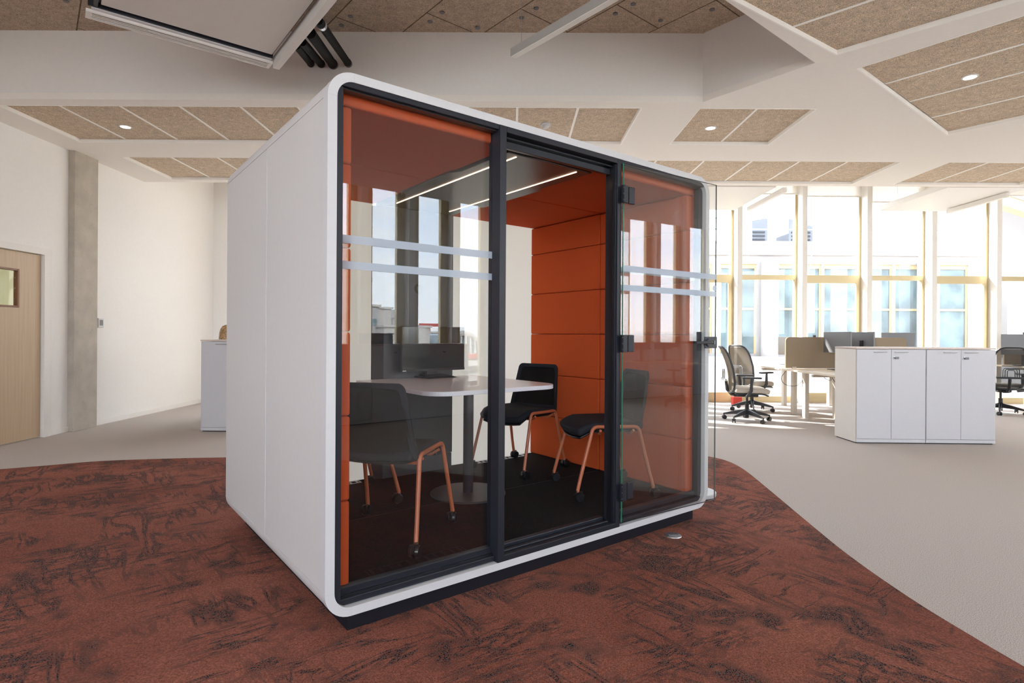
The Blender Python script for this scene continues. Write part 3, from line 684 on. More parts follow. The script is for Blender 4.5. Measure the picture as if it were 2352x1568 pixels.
# ------------------------------------------------------------------ window walls
def window_bay(name, width, fl, fr, transom, casement, blindz, top, pier_w=.09, pier_d=.24, sill=.11, gm='winglass'):
    """local: x along the wall, +y outwards, glass plane at y = 0"""
    o = thing(name, '', 'window'); o['kind'] = 'structure'
    obj('pier', MB().box(-pier_w / 2, pier_w / 2, -pier_d, .12, 0, top), 'pier', o, bevel=.002)
    fm = MB()
    x0, x1 = pier_w / 2, width - pier_w / 2
    fm.box(x0, x0 + fl, -.04, .05, 0, top).box(x1 - fr, x1, -.04, .05, 0, top)
    fm.box(x0 + fl, x1 - fr, -.043, .047, 0, .11).box(x0 + fl, x1 - fr, -.05, .047, top - .1, top)
    if transom: fm.box(x0 + fl, x1 - fr, -.045, .047, 2.29, 2.375)
    obj('frame', fm, 'gold', o)
    if casement:
        a, c = x0 + fl, x1 - fr; cm_ = MB()
        cm_.box(a, a + .04, -.06, -.01, .1105, 2.2895).box(c - .05, c, -.06, -.01, .1105, 2.2895).box(a + .04, c - .05, -.058, -.012, 2.23, 2.2895).box(a + .04, c - .05, -.058, -.012, .1105, .18)
        obj('casement', cm_, 'gold', o)
    zz = [(sill, 2.30), (2.37, top - .1)] if transom else [(sill, top - .1)]
    if sill > .2: obj('light_block_panel', MB().box(x0, x1, -.03, .04, .11, sill), 'pier', o)  # added opaque panel that keeps low window light off the booth
    for z0, z1 in zz: obj('pane', MB().box(x0 + fl - .005, x1 - fr + .005, .005, .013, z0, z1), gm, o)
    if blindz:
        bl = obj('blind', MB().box(x0 + .01, x1 - .01, -.075, -.072, blindz, top - .05), 'blind', o)
        obj('bottom_bar', MB().tube([(x0 + .01, -.073, blindz), (x1 - .01, -.073, blindz)], .012, 10), 'acframe', bl)
    return o
TOP = RZ + .1
# light portals for the two glazed walls
def portal(loc, rot, sx, sy):
    l = bpy.data.lights.new('portal', 'AREA'); l.shape = 'RECTANGLE'; l.size = sx; l.size_y = sy; l.cycles.is_portal = True
    o = bpy.data.objects.new('portal', l); COL.objects.link(o); o.location = loc; o.rotation_euler = rot
P1 = 1.19
blinds = [3.88, 3.88, 3.86, 3.62, 3.88, 3.80, 3.62, 3.78, 3.88, 3.84, 3.74, 3.86]
nb = 0
struct('wall_far', MB().box(XL, 4.17 - P1 * 7, YF - .3, YF, 0, TOP), 'wall', 'white wall piece in the far left corner')
for k in range(-7, 8):
    x = 4.17 + P1 * k
    nb += 1
    o = window_bay('window_%d' % nb, P1, .045, .04, True, k % 2 == 1, blinds[(k + 8) % 12], TOP, gm='winglass_far')
    o.location = (x, YF - .05, 0)
    o['label'] = 'tall champagne framed window bay number %d from the left in the far glazed wall' % nb
struct('wall_end', MB().box(4.17 + P1 * 8 - .05, XR, YF - .12, YF + .05, 0, TOP), 'wall', 'narrow white wall end beside the far windows')
P2 = 1.0; dF = math.atan2(PU.y, PU.x)
kk0 = math.ceil(ua - 4.60 + .1); kk1 = int(ub - 4.60)
kk0 = -2
for k in range(kk0, kk1):
    nb += 1
    o = window_bay('window_%d' % nb, P2, .17, .17, False, False, 0, TOP, .14, .22, .11 if -2 <= k <= 2 else 1.05)
    p = f2(4.60 + P2 * k); o.location = (p.x, p.y, 0); o.rotation_euler = (0, 0, dF + PI)
    # rotated half a turn so that +y points out of the building; bay then runs towards -u
    q = f2(4.60 + P2 * (k + 1)); o.location = (q.x, q.y, 0)
    o['label'] = 'tall window bay number %d in the second glazed wall behind the viewer' % (k - kk0 + 1)
def wallpiece(a, c): 
    mb = MB(); A2, C2_ = f2(a), f2(c); d = (C2_ - A2).normalized(); n = Vector((-d.y, d.x, 0)) * -.15
    mb.prism([(A2.x, A2.y), (C2_.x, C2_.y), (C2_.x + n.x, C2_.y + n.y), (A2.x + n.x, A2.y + n.y)], 0, TOP); return mb
nL = int((pA.x - XL) / P1); xo = XL + (pA.x - XL - nL * P1) / 2
for k in range(nL):
    nb += 1
    o = window_bay('window_%d' % nb, P1, .045, .04, True, False, 0, TOP, sill=1.1)
    o.location = (xo + P1 * (k + 1), YB, 0); o.rotation_euler = (0, 0, PI)
    o['label'] = 'tall window bay number %d in the glazed back wall behind the viewer' % (k + 1)
struct('wall_back', MB().box(XL - .15, xo + .05, YB - .15, YB, 0, TOP).box(xo + nL * P1 - .05, pA.x + .05, YB - .15, YB, 0, TOP), 'wall', 'white wall ends behind the viewer')
portal(((XL + pA.x) / 2, YB - .15, TOP / 2), (R(90), 0, 0), pA.x - XL, TOP)
struct('wall_light_cut', wallpiece(ua - .2, 4.60 + P2 * kk0 + .075), 'wall', 'white wall behind the viewer, added to cut the window light')  # solid wall instead of bays, added to dim the booth front
if ub - (4.60 + P2 * kk1) > .02: struct('wall_side', wallpiece(4.60 + P2 * kk1, ub), 'wall', 'white wall corner at the far right')
portal(((XL + XR) / 2, YF + .12, TOP / 2), (R(90), 0, PI), XR - XL, TOP)
pm = f2((ua + ub) / 2, -.2, TOP / 2)
portal(pm, (R(90), 0, dF), ub - ua, TOP)

# ------------------------------------------------------------------ the glass meeting booth
L_, D_, ZB, ZT, RO = 2.623, 1.767, .082, 2.29, .11
pod = thing('meeting_booth', 'white framed glass meeting booth with orange padded interior, open glass door', 'booth', tuple(PO), PT)
def rring(u0, u1, z0, z1, r, n=10):
    pts = []
    for cx_, cz_, a0 in ((u1 - r, z1 - r, 0), (u0 + r, z1 - r, 90), (u0 + r, z0 + r, 180), (u1 - r, z0 + r, 270)):
        for k in range(n + 1):
            a = R(a0 + 90 * k / n); pts.append((cx_ + r * math.cos(a), cz_ + r * math.sin(a)))
    return pts
def tube_ring(mb, o_, i_, v0, v1):
    n = len(o_)
    vs = [(p[0], v0, p[1]) for p in o_] + [(p[0], v0, p[1]) for p in i_] + [(p[0], v1, p[1]) for p in i_] + [(p[0], v1, p[1]) for p in o_]
    fs = []
    for a in range(4):
        b_ = (a + 1) % 4
        for k in range(n): fs.append((a * n + k, a * n + (k + 1) % n, b_ * n + (k + 1) % n, b_ * n + k))
    return mb.add(vs, fs)
oo = rring(0, L_, ZB, ZT, RO); ii = rring(.039, L_ - .039, ZB + .036, ZT - .037, RO - .038)
obj('shell_frame', tube_ring(MB(), oo, ii, 0, .05), 'podwhite', pod, smooth=True, label='white rounded front frame')
oo2 = rring(.0015, L_ - .0015, ZB + .0015, ZT - .0015, RO - .001); ii2 = rring(.045, L_ - .045, ZB + .045, ZT - .045, RO - .045)
obj('shell_body', tube_ring(MB(), oo2, ii2, .05, D_), 'podside', pod, smooth=True, label='off-white side and roof cladding')
JT = mat('joint_grey', (.56, .55, .55), .6)
for b_ in ([(-.0003, .005, .05, D_, z - .0012, z + .0012) for z in (ZB + RO, ZT - RO)] + [(-.0003, .005, .862, .8645, ZB + RO, ZT - RO)]
           + [(u0 - .0007, u0 + .0007, -.0005, .01, z0, z1) for u0 in (RO, L_ - RO) for z0, z1 in ((ZB + .0005, ZB + .036), (ZT - .037, ZT - .0005))]
           + [(u0, u1, -.0005, .01, z - .0007, z + .0007) for u0, u1 in ((.0005, .039), (L_ - .039, L_ - .0005)) for z in (ZB + RO, ZT - RO)]):
    obj('panel_joint', MB().box(*b_), JT, pod)
obj('plinth', MB().box(.11, L_ - .11, .042, D_ - .04, .0045, ZB + .02), 'plinth', pod)
# frames of the glazing
fr = MB()
IU0, IU1, IZ0, IZ1 = .039, L_ - .039, ZB + .036, ZT - .037
def barf(x0, x1, z0, z1, v0, v1, mb=fr): mb.box(x0, x1, v0, v1, z0, z1)
barf(IU0, .067, IZ0 + .03, IZ1 - .026, .006, .07)
barf(IU0 + .012, .85, IZ1 - .023, IZ1 - .0005, .004, .06)
barf(IU0 + .01, .85, IZ0 + .004, IZ0 + .03, .022, .07)
obj('window_frame', fr, 'darkmetal', pod, bevel=.0025)
for a_ in ((.066, .85, .02, .06, IZ1 - .029, IZ1 - .023), (.07, .85, .045, .09, IZ0 + .03, IZ0 + .036), (1.731, 2.55, .02, .06, IZ1 - .029, IZ1 - .023)): obj('glazing_seal', MB().box(*a_), 'rubber', pod)
for a_, c_ in ((.072, .85), (1.731, 2.545)): obj('glass_rail', MB().box(a_, c_, .052, .09, IZ0 + .034, IZ0 + .064), 'darkmetal', pod, bevel=.002)
fr = MB()
barf(2.545, IU1, IZ0 + .03, IZ1 - .028, .028, .07, fr); barf(1.731, IU1 - .012, IZ1 - .023, IZ1 - .0005, .004, .06, fr); barf(1.731, IU1 - .01, IZ0 + .004, IZ0 + .03, .022, .07, fr)
obj('window_frame', fr, 'darkmetal', pod, bevel=.0025)
df = MB()
barf(.85, .8895, IZ0, IZ1, -.003, .09, df); barf(1.697, 1.731, IZ0, IZ1, -.003, .09, df); barf(.8895, 1.697, IZ1 - .030, IZ1, -.003, .09, df); barf(.8895, 1.697, IZ0, IZ0 + .03, -.003, .09, df)
obj('door_frame', df, 'darkmetal', pod, bevel=.002)
obj('door_jamb', MB().box(.8895, .896, .03, .11, IZ0 + .03, IZ1 - .03), 'rubber', pod)
obj('door_jamb', MB().box(1.689, 1.697, .03, .06, IZ0 + .03, IZ1 - .03), 'rubber', pod)
obj('door_jamb', MB().box(1.6905, 1.6975, .006, .016, IZ0 + .035, IZ1 - .034), 'darkmetal', pod, bevel=.002)
obj('door_head', MB().box(.8895, 1.69, .03, .036, 2.207, 2.2155), 'darkmetal', pod, bevel=.002)
obj('door_head', MB().box(.8895, 1.69, .05, .06, 2.168, 2.202), 'darkmetal', pod, bevel=.002)
obj('door_head', MB().box(.8895, 1.697, .0601, .09, 2.174, IZ1), 'rubber', pod)
obj('threshold', MB().box(.8895, 1.67, .03, .055, IZ0 + .03, IZ0 + .040).box(.8895, 1.67, .07, .10, IZ0 + .03, .172), 'darkmetal', pod, bevel=.004)
# fixed panes with frosted bands
for a, c in ((.066, .85), (1.731, 2.545)):
    g_ = obj('pane', MB().box(a, c, .060, .068, IZ0 + .03, IZ1 - .03), 'glass', pod)
    for z0, z1 in ((1.606, 1.640), (1.499, 1.532)): obj('frosted_band', MB().box(a + .004 if a < 1 else a, c - .001, .0585, .0592, z0, z1), 'frost', g_)
# cushions
UL0, UL1, UR0, UR1, VB0, VB1 = .046, .132, 2.482, L_ - .046, .075, 1.712
FZ, CL = .172, 2.183
rows = [.175, .53, .885, 1.238, 1.59, 1.942, 2.18]
for (x0, x1) in ((UL0, UL1), (UR0, UR1)):
    for (v0, v1) in ((VB0, .872), (.875, VB1)):
        for i in range(6):
            obj('wall_cushion', MB().box(x0, x1, v0 + .001, v1 - .001, rows[i] + .001, rows[i + 1] - .001), 'orange', pod, bevel=.011, segs=3, smooth=True)
ceil_u = ((UL1 - .08, .975), (1.605, UR1 - .0))
for x0, x1 in ceil_u:
    for v0, v1 in ((VB0, .872), (.875, VB1)): obj('ceiling_cushion', MB().box(x0 + .002, x1, v0 + .001, v1 - .001, CL, ZT - .046), 'orange', pod, bevel=.011, segs=3, smooth=True)
obj('ceiling_cushion', MB().box(.978, 1.602, .075, .10, CL, ZT - .046), 'orange', pod, bevel=.008, segs=3, smooth=True)
tray = MB()
tp_ = [(.985, .11), (1.60, .11), (1.60, .55), (1.635, .62), (1.635, 1.22), (1.60, 1.30), (1.60, 1.70), (.985, 1.70), (.985, 1.30), (.95, 1.22), (.95, .62), (.985, .55)]
tray.prism(tp_, CL - .012, CL + .03)
tr_ = obj('ceiling_tray', tray, 'tray', pod, bevel=.004)
for u_ in (1.062, 1.505): obj('led_strip', MB().box(u_ - .0035, u_ + .0035, .14, 1.52, CL - .015, CL - .010), 'tray_led', tr_, label='glowing warm white light strip')
bpn_ = MB().add([(.05, VB1 + .002, FZ - .04), (L_ - .05, VB1 + .002, FZ - .04), (L_ - .05, VB1 + .002, ZT - .05), (.05, VB1 + .002, ZT - .05)], [(0, 1, 2, 3)])
bp_o = obj('back_panel', bpn_, 'podinner', pod, label='pale translucent rear panel')
md = bp_o.modifiers.new('thickness', 'SOLIDIFY'); md.thickness = .0005
obj('booth_floor', MB().box(.05, L_ - .05, .10, VB1 + .01, ZB + .04, FZ), 'floorpod', pod)
obj('carpet_joint', MB().box(.14, 2.48, .878, .881, FZ, FZ + .0006), mat('joint_thread', (.06, .055, .055), .8), pod)
def vent(u0, u1, v0, v1, matn, nm, n):
    o = obj(nm, MB().box(u0, u1, v0, v0 + .006, FZ, FZ + .003).box(u0, u1, v1 - .006, v1, FZ, FZ + .003).box(u0, u0 + .006, v0 + .006, v1 - .006, FZ, FZ + .003).box(u1 - .006, u1, v0 + .006, v1 - .006, FZ, FZ + .003), matn, pod)
    for k in range(n): obj('slat', MB().box(u0 + (k + .5) * (u1 - u0) / n - .006, u0 + (k + .5) * (u1 - u0) / n + .006, v0 + .006, v1 - .006, FZ, FZ + .0025), matn, o)
vent(1.78, 2.38, 1.635, 1.70, 'podwhite', 'floor_vent', 13)
vent(.25, .86, 1.635, 1.70, 'podwhite', 'floor_vent', 13)
vent(.24, .745, .105, .175, 'plinth', 'floor_vent', 11)
# media wall
mw = obj('media_panel', MB().prism([(1.02, 1.640), (1.612, 1.640), (1.612, VB1), (.962, VB1)], FZ, .295).prism([(1.02, 1.632), (1.612, 1.632), (1.612, VB1), (.957, VB1)], .300, CL - .013), 'charcoal', pod, bevel=.003, label='charcoal full height panel behind the screen')
X_ = Matrix.Translation((1.303, 1.632, 1.576)) @ Matrix.Rotation(PI / 2, 4, 'X')
obj('cable_outlet', MB().ring([(.020, 0), (.036, 0), (.036, .006), (.020, .006)], n=28, X=X_), 'plinth', mw)
obj('cable_cap', MB().lathe([(.001, 0), (.021, 0), (.021, .003), (.001, .003)], n=24, X=X_), 'rubber', mw)
# glass door, swung open over the right hand pane
ha = Vector((1.733, -.008)); hb = Vector((2.589, -.068)); dd = (hb - ha).normalized(); LW = (hb - ha).length
door = bpy.data.objects.new('glass_door', None); COL.objects.link(door); door.parent = pod
door.location = (ha.x, ha.y, 0); door.rotation_euler = (0, 0, math.atan2(dd.y, dd.x))
DZ0, DZ1 = .147, 2.228
obj('pane', MB().box(.003, LW - .002, -.009, -.001, DZ0, DZ1), 'glass', door)
obj('pane_edge', MB().box(0, .003, -.009, -.001, DZ0, DZ1), 'glass_edge', door, label='green polished glass edge')
obj('pane_edge', MB().box(LW - .002, LW, -.009, -.001, DZ0, DZ1), mat('grey_glass_edge', (.16, .19, .17), .2), door, label='grey polished glass edge')
obj('pane_edge', MB().box(0, LW, -.009, -.001, DZ0 - .002, DZ0).box(0, LW, -.009, -.001, DZ1, DZ1 + .002), 'darkmetal', door)
for z0, z1 in ((1.602, 1.637), (1.490, 1.524)): obj('frosted_band', MB().box(.004, LW - .003, -.0105, -.0098, z0, z1), 'frost', door)
for zc in (2.046, 1.183, .325):
    h = obj('hinge', MB().prism(rrect(.052, .1, .008), -.016, -.0095, X=Matrix.Translation((.062, 0, zc)) @ Matrix.Rotation(PI / 2, 4, 'X') @ Matrix.Scale(-1, 4, (0, 0, 1))) if False else MB().box(.036, .086, -.018, -.009, zc - .05, zc + .05), 'darkmetal', door, bevel=.007)
    obj('hinge_plate', MB().box(-.022, .02, -.028, -.012, zc - .05, zc + .05).tube([(-.012, -.03, zc - .05), (-.012, -.03, zc + .05)], .006, 10), 'darkmetal', h, bevel=.002)
    for dz in (-.035, 0, .035): obj('screw', MB().lathe([(.0035, 0), (.0035, .002)], n=8, X=Matrix.Translation((-.016, -.028, zc + dz)) @ Matrix.Rotation(PI / 2, 4, 'X')), 'silver', h)
hd = obj('handle', MB().box(LW - .125, LW - .002, -.020, -.009, 1.150, 1.225), 'black', door, bevel=.004)
obj('rosette', MB().tube([(LW - .098, -.010, 1.187), (LW - .098, -.030, 1.187)], [.034, .022], 24), 'black', hd, smooth=True)
obj('lever', MB().tube(path([(LW - .10, -.02, 1.188), (LW - .10, -.058, 1.188), (LW - .27, -.060, 1.187)], .015), .0085, 12), 'black', hd, smooth=True)
obj('lever_grip', MB().box(LW - .118, LW - .035, -.030, -.018, 1.177, 1.199), 'darkmetal', hd, bevel=.003)
obj('key_slot', MB().box(LW - .044, LW - .040, -.0315, -.029, 1.176, 1.200), 'silver', hd)
obj('door_stop', MB().lathe([(.001, 0), (.018, 0), (.018, .006), (.001, .008)], n=20, X=Matrix.Translation((LW - .022, -.010, 1.545)) @ Matrix.Rotation(PI / 2, 4, 'X')), 'frost', door)

def PB(u, v, z): return tuple(podw(u, v, z))
# ------------------------------------------------------------------ table and monitor in the booth
tb = thing('meeting_table', 'white rounded meeting table with a dark round pedestal inside the booth', 'table', PB(1.31, .95, FZ), PT)
U0, U1, V0, V1, rr = -.50, .485, -.395, .68, .15
top = [(U1, V1), (U0, V1)]
for cx_, cy_, a0 in ((U0 + rr, V0 + rr, 180), (U1 - rr, V0 + rr, 270)):
    for k in range(13): a = R(a0 + 90 * k / 12); top.append((cx_ + rr * math.cos(a), cy_ + rr * math.sin(a)))
obj('tabletop', MB().prism(top, .704, .7285), 'tabledge', tb, bevel=.002)
obj('tabletop_surface', MB().prism([(x * .998, (y - .14) * .998 + .14) for x, y in top], .7285, .7300), 'tabletop', tb)
obj('column', MB().lathe([(.034, .012), (.034, .700), (.09, .700), (.09, .704)], n=32), 'darkmetal', tb, smooth=True)
obj('base_plate', MB().lathe([(.02, 0.0), (.250, .0), (.250, .007), (.245, .011), (.02, .012)], n=56), mat('base_dark', (.045, .044, .046), .45), tb, smooth=True)
mo = thing('monitor', 'black desktop monitor on the white table inside the booth', 'monitor', PB(1.405, 1.50, FZ + .731), PT + R(4))
obj('bezel', MB().box(-.285, .285, .055, .080, .050, .385).box(-.285, .285, .050, .056, .050, .068), 'rubber', mo, bevel=.003)
obj('screen', MB().box(-.281, .281, .0535, .056, .069, .381), 'screenblack', mo)
obj('stand', MB().box(-.05, .05, .08, .11, .0, .2).box(-.12, .12, .0, .17, 0, .012), 'rubber', mo, bevel=.003)
st = MB(); st.loft([[(-.13, -.05, 0), (.15, -.04, 0), (.13, .12, 0), (-.12, .12, 0)], [(-.10, -.02, .012), (.12, -.01, .012), (.10, .11, .026), (-.09, .11, .026)]])
obj('stand_base', st, 'rubber', mo, bevel=.003)
obj('logo', MB().box(-.28, -.25, .0495, .0502, .054, .062), 'podwhite', mo)

# ------------------------------------------------------------------ meeting chairs
def meeting_chair():
    o = thing('meeting_chair', '', 'chair')
    n = 9; g = []
    for i in range(n):
        x = -.215 + .47 * i / (n - 1); row = []
        for j in range(n):
            y = -.225 + .45 * j / (n - 1); ww = 1 - .10 * max(0, (x - .1) / .16) ** 2 - .06 * max(0, (-.1 - x) / .12) ** 2
            z = .455 + .012 * (abs(y) / .225) ** 2 - (2.6 * max(0, x - .12) ** 2) - .02 * max(0, -.05 - x)
            row.append((x - .02 * (abs(y) / .225) ** 3 * (1 if x > .15 else 0), y * ww, z))
        g.append(row)
    obj('seat', MB().sheet(g, .052), 'blackfab', o, bevel=.02, segs=3, smooth=True)
    g2 = [[(p[0] * .93, p[1] * .9, p[2] - .034) for p in r_] for r_ in g]
    obj('seat_shell', MB().sheet(g2, .012), 'rubber', o, bevel=.004, smooth=True)
    def surf(s, t_):                                 # s across -1..1, t up 0..1
        z = .445 + .375 * t_; wv_ = .238 - .045 * t_
        x = -.205 - .075 * t_ - .02 * math.sin(PI * t_) + .030 * s * s
        return Vector((x, wv_ * s, z))
    outl, inl = [], []
    for lst, inset, rc in ((outl, 0, .17), (inl, .13, .14)):
        a_, b_, c_, d_ = -1 + inset, 1 - inset, .0 + (.13 if inset else 0), 1 - inset * .62
        rt = rc * .62
        for cx_, cy_, a0, rx, ry in ((b_ - rc, d_ - rt, 0, rc, rt), (a_ + rc, d_ - rt, 90, rc, rt), (a_ + .03, c_ + .03, 180, .03, .03), (b_ - .03, c_ + .03, 270, .03, .03)):
            for k in range(9):
                th_ = R(a0 + 90 * k / 8); lst.append((cx_ + rx * math.cos(th_), cy_ + ry * math.sin(th_)))
    N2 = len(outl); fm = MB(); vs = []
    for dx in (.009, -.009):
        for lst in (outl, inl):
            for s, t_ in lst: vs.append(surf(s, t_) + Vector((dx, 0, 0)))
    fs = []
    for k in range(N2):
        k2 = (k + 1) % N2
        fs += [(k, k2, N2 + k2, N2 + k), (2 * N2 + k, 3 * N2 + k, 3 * N2 + k2, 2 * N2 + k2), (k, 2 * N2 + k, 2 * N2 + k2, k2), (N2 + k, N2 + k2, 3 * N2 + k2, 3 * N2 + k)]
    fm.add(vs, fs); obj('backrest_frame', fm, 'blackfab', o, bevel=.003, smooth=True)
    gm = [[surf(-.93 + 1.86 * i / 10, .06 + .88 * j / 8) if not (j == 8 and i in (0, 10)) else surf((-.84 if i == 0 else .84), .93) for i in range(11)] for j in range(9)]
    obj('backrest_mesh', MB().sheet(gm, .002), 'meshchair', o, smooth=True)
    for s in (-1, 1):
        obj('leg_frame', MB().tube(path([(.262, s * .262, .062), (.238, s * .256, .155), (.150, s * .238, .468), (-.165, s * .238, .462), (-.236, s * .256, .155), (-.262, s * .262, .062)], .045, 8), .0115, 14), 'copper', o, smooth=True, label='copper orange tubular side leg frame')
    obj('cross_bar', MB().tube([(.10, -.24, .442), (.09, -.2, .415), (.09, .2, .415), (.10, .24, .442)], .009, 10).tube([(-.13, -.24, .44), (-.12, -.2, .412), (-.12, .2, .412), (-.13, .24, .44)], .009, 10), 'copper', o, smooth=True)
    for sx in (-1, 1):
        for sy in (-1, 1):
            c = obj('caster', MB().lathe([(.009, .05), (.011, .05), (.011, .072), (.009, .072)], sx * .262, sy * .262, 12).box(sx * .262 - .022 - .012, sx * .262 + .022 - .012, sy * .262 - .007, sy * .262 + .007, .022, .064), 'rubber', o, bevel=.004, smooth=True)
            for w_ in (-1, 1):
                obj('wheel', MB().tube([(sx * .262 - .012, sy * .262 + w_ * .008, .031), (sx * .262 - .012, sy * .262 + w_ * .011, .031), (sx * .262 - .012, sy * .262 + w_ * .026, .031)], [.0285, .031, .026], 22), 'rubber', c, smooth=True)
    return o
mc = meeting_chair()
chair_spots = [((.548, .556), math.atan2(.314, .395), 'black mesh-back chair with copper legs nearest the left glass, seen from behind'),
               ((2.033, 1.315), R(192.7), 'black chair with copper legs against the orange wall at the far side of the table'),
               ((2.108, .496), R(154.4), 'black chair with copper legs seen partly through the open glass door'),
               ((.610, 1.315), R(-5.5), 'black chair at the far left end of the table, mostly hidden by the nearest chair')]
for i, ((u_, v_), a_, lb) in enumerate(chair_spots):
    o = mc if i == 0 else copy_tree(mc)
    o.location = PB(u_, v_, FZ); o.rotation_euler = (0, 0, PT + a_); o['label'] = lb; o['group'] = 'meeting chairs in the booth'

# ------------------------------------------------------------------ small things around the booth
sb = thing('stand', 'white round floor stand base showing behind the right corner of the booth', 'stand', (1.43, 4.44, .0045))
obj('base', MB().lathe([(.01, 0), (.148, 0), (.150, .004), (.150, .026), (.146, .030), (.01, .030)], n=48), 'podwhite', sb, smooth=True)
obj('pole', MB().tube([(-.02, .0, .03), (-.02, .0, 1.1)], .014, 14), 'podwhite', sb, smooth=True)
fbx = thing('floor_box', 'round grey metal floor socket cover in the terracotta carpet', 'floor socket', (.996, 3.520, .004))
obj('lid', MB().lathe([(.01, 0), (.052, 0), (.050, .004), (.01, .005)], n=36), 'silver', fbx, smooth=True)
obj('lid_flap', MB().box(-.03, .03, -.012, .012, .005, .0065), 'monback', fbx)

# ------------------------------------------------------------------ white cabinets
def cabinet(label, loc, rz, w_=.79, d_=.46, h_=1.11, lock=True, nd=2, group=None, side='cabside'):
    o = thing('cabinet', label, 'cabinet', loc, rz, group)
    obj('body', MB().box(.0, w_, .018, d_, .012, h_ - .022), side, o, bevel=.001)
    obj('base', MB().box(.012, w_ - .012, .03, d_ - .02, 0, .012), 'rubber', o)
    obj('plinth_board', MB().box(.004, w_ - .002, .0, .018, .014, .052), 'cab', o)
    obj('top', MB().box(-.002, w_ + .0, -.002, d_, h_ - .018, h_), 'cabtop', o, bevel=.001, label='oak veneer top')
    dw = (w_ - .006) / nd
    for k in range(nd):
        x0 = .004 + dw * k
        dd_ = obj('door', MB().box(x0 + .002, x0 + dw - .002, .0, .0175, .056, h_ - .026), 'cab', o, bevel=.001)
        hx = (x0 + dw - .20, x0 + dw - .06) if k == 0 else (x0 + .04, x0 + .18)
        obj('handle', MB().tube([(hx[0], 0, h_ - .055), (hx[0], -.022, h_ - .055), (hx[1], -.022, h_ - .055), (hx[1], 0, h_ - .055)], .0035, 8), 'silver', dd_)
        if k == 1 and lock:
            lk = obj('lock', MB().lathe([(.001, 0), (.011, 0), (.011, .005), (.001, .006)], n=16, X=Matrix.Translation((x0 + .035, 0, h_ - .115)) @ Matrix.Rotation(PI / 2, 4, 'X')), 'silver', dd_)
            obj('key', MB().box(x0 + .03, x0 + .075, -.022, -.012, h_ - .132, h_ - .108), 'monback', lk, bevel=.003)
    return o
cabinet('white two-door cabinet with a cream side, left of the right hand pair', (3.98, 6.62, 0), R(-1.2), group='white cabinets at the right')
cabinet('white two-door cabinet, right one of the pair by the black mesh chair', (4.772, 6.603, 0), R(-1.2), group='white cabinets at the right')
cabinet('white cabinet half hidden behind the left side of the booth', (-3.878, 7.146, 0), R(-.6), h_=1.145, lock=False)

# ------------------------------------------------------------------ desks, screens, monitors
def desk(label, x0, x1, y0, y1, legs, tidy=True):
    o = thing('desk', label, 'desk', (x0, y0, 0)); w_, d_ = x1 - x0, y1 - y0
    obj('desktop', MB().box(0, w_, 0, d_, .715, .740), 'deskwood', o, bevel=.002)
    for (a, c) in legs: obj('leg', MB().box(a - .03, a + .03, c - .045, c + .045, 0, .70), 'deskleg', o, bevel=.004)
    obj('rail', MB().box(.06, w_ - .06, d_ / 2 - .02, d_ / 2 + .02, .665, .70), 'deskleg', o)
    return o
desk('front left oak desk of the bench, with the leg nearest the viewer', 4.12, 5.06, 7.16, 8.79, [(.32, 1.50), (.75, 1.45), (.32, .3)])
desk('rear left oak desk of the bench, beyond the taupe screen', 4.12, 5.06, 8.83, 10.35, [(.75, 1.42), (.35, .25)])
desk('front right oak desk of the bench, behind the white cabinets', 5.08, 6.05, 7.16, 8.79, [(.6, 1.45), (.6, .3)])
desk('rear right oak desk of the bench, by the windows', 5.08, 6.05, 8.83, 10.35, [(.6, 1.42), (.6, .25)])
ds = thing('desk_screen', 'taupe fabric desk divider screen with rounded corners across the bench', 'desk screen', (4.20, 8.81, .745))
def rsc(w_, h_, r_):
    pts = [(0, 0), (w_, 0)]
    for k in range(7): a = R(90 * k / 6); pts.append((w_ - r_ + r_ * math.cos(a), h_ - r_ + r_ * math.sin(a)))
    for k in range(7): a = R(90 + 90 * k / 6); pts.append((r_ + r_ * math.cos(a), h_ - r_ + r_ * math.sin(a)))
    return pts
XR_ = Matrix.Rotation(PI / 2, 4, 'X')
obj('panel', MB().prism(rsc(1.86, .475, .06), -.015, .015, X=XR_), 'screenfab', ds, bevel=.003)
obj('clamp', MB().box(.10, .16, -.03, .03, -.032, .02).box(1.5, 1.56, -.03, .03, -.032, .02), 'deskleg', ds)
def office_monitor(label, loc, rz, w_=.6, h_=.34, zb=.25, back='monback', front='screenblack', vesa=False, cam=False):
    """screen faces local -y"""
    o = thing('office_monitor', label, 'monitor', loc, rz)
    obj('back_shell', MB().box(-w_ / 2, w_ / 2, 0, .022, zb, zb + h_), back, o, bevel=.004)
    obj('screen', MB().box(-w_ / 2 + .006, w_ / 2 - .006, -.002, 0.001, zb + .014, zb + h_ - .006), front, o)
    obj('neck', MB().box(-.03, .03, .022, .045, 0.01, zb + h_ * .6), 'rubber', o, bevel=.003)
    obj('foot', MB().box(-.12, .12, -.07, .13, 0, .012), 'rubber', o, bevel=.003)
    if vesa: obj('rear_box', MB().box(-.06, .19, .022, .07, zb + .04, zb + .22), 'rubber', o, bevel=.006)
    if cam: obj('webcam', MB().box(-.02, .02, -.01, .03, zb + h_, zb + h_ + .035), 'rubber', o, bevel=.003)
    return o
DT = .742
office_monitor('grey monitor standing in front of the taupe screen, left edge over the desk', (4.77, 8.43, DT), R(-88), .66, .31, .25, 'monback', 'monback')
office_monitor('dark grey monitor between the taupe screen and the cabinet top, second from left', (5.17, 8.43, DT), R(92), .50, .31, .25)
office_monitor('silver backed monitor tilted beyond the left end of the taupe screen', (4.80, 9.98, DT), R(196), .42, .31, .17, 'monsilver', 'monsilver')
office_monitor('grey backed monitor with webcam just right of the silver one', (5.26, 9.98, DT), R(168), .30, .24, .24, 'monback', 'monback', cam=True)
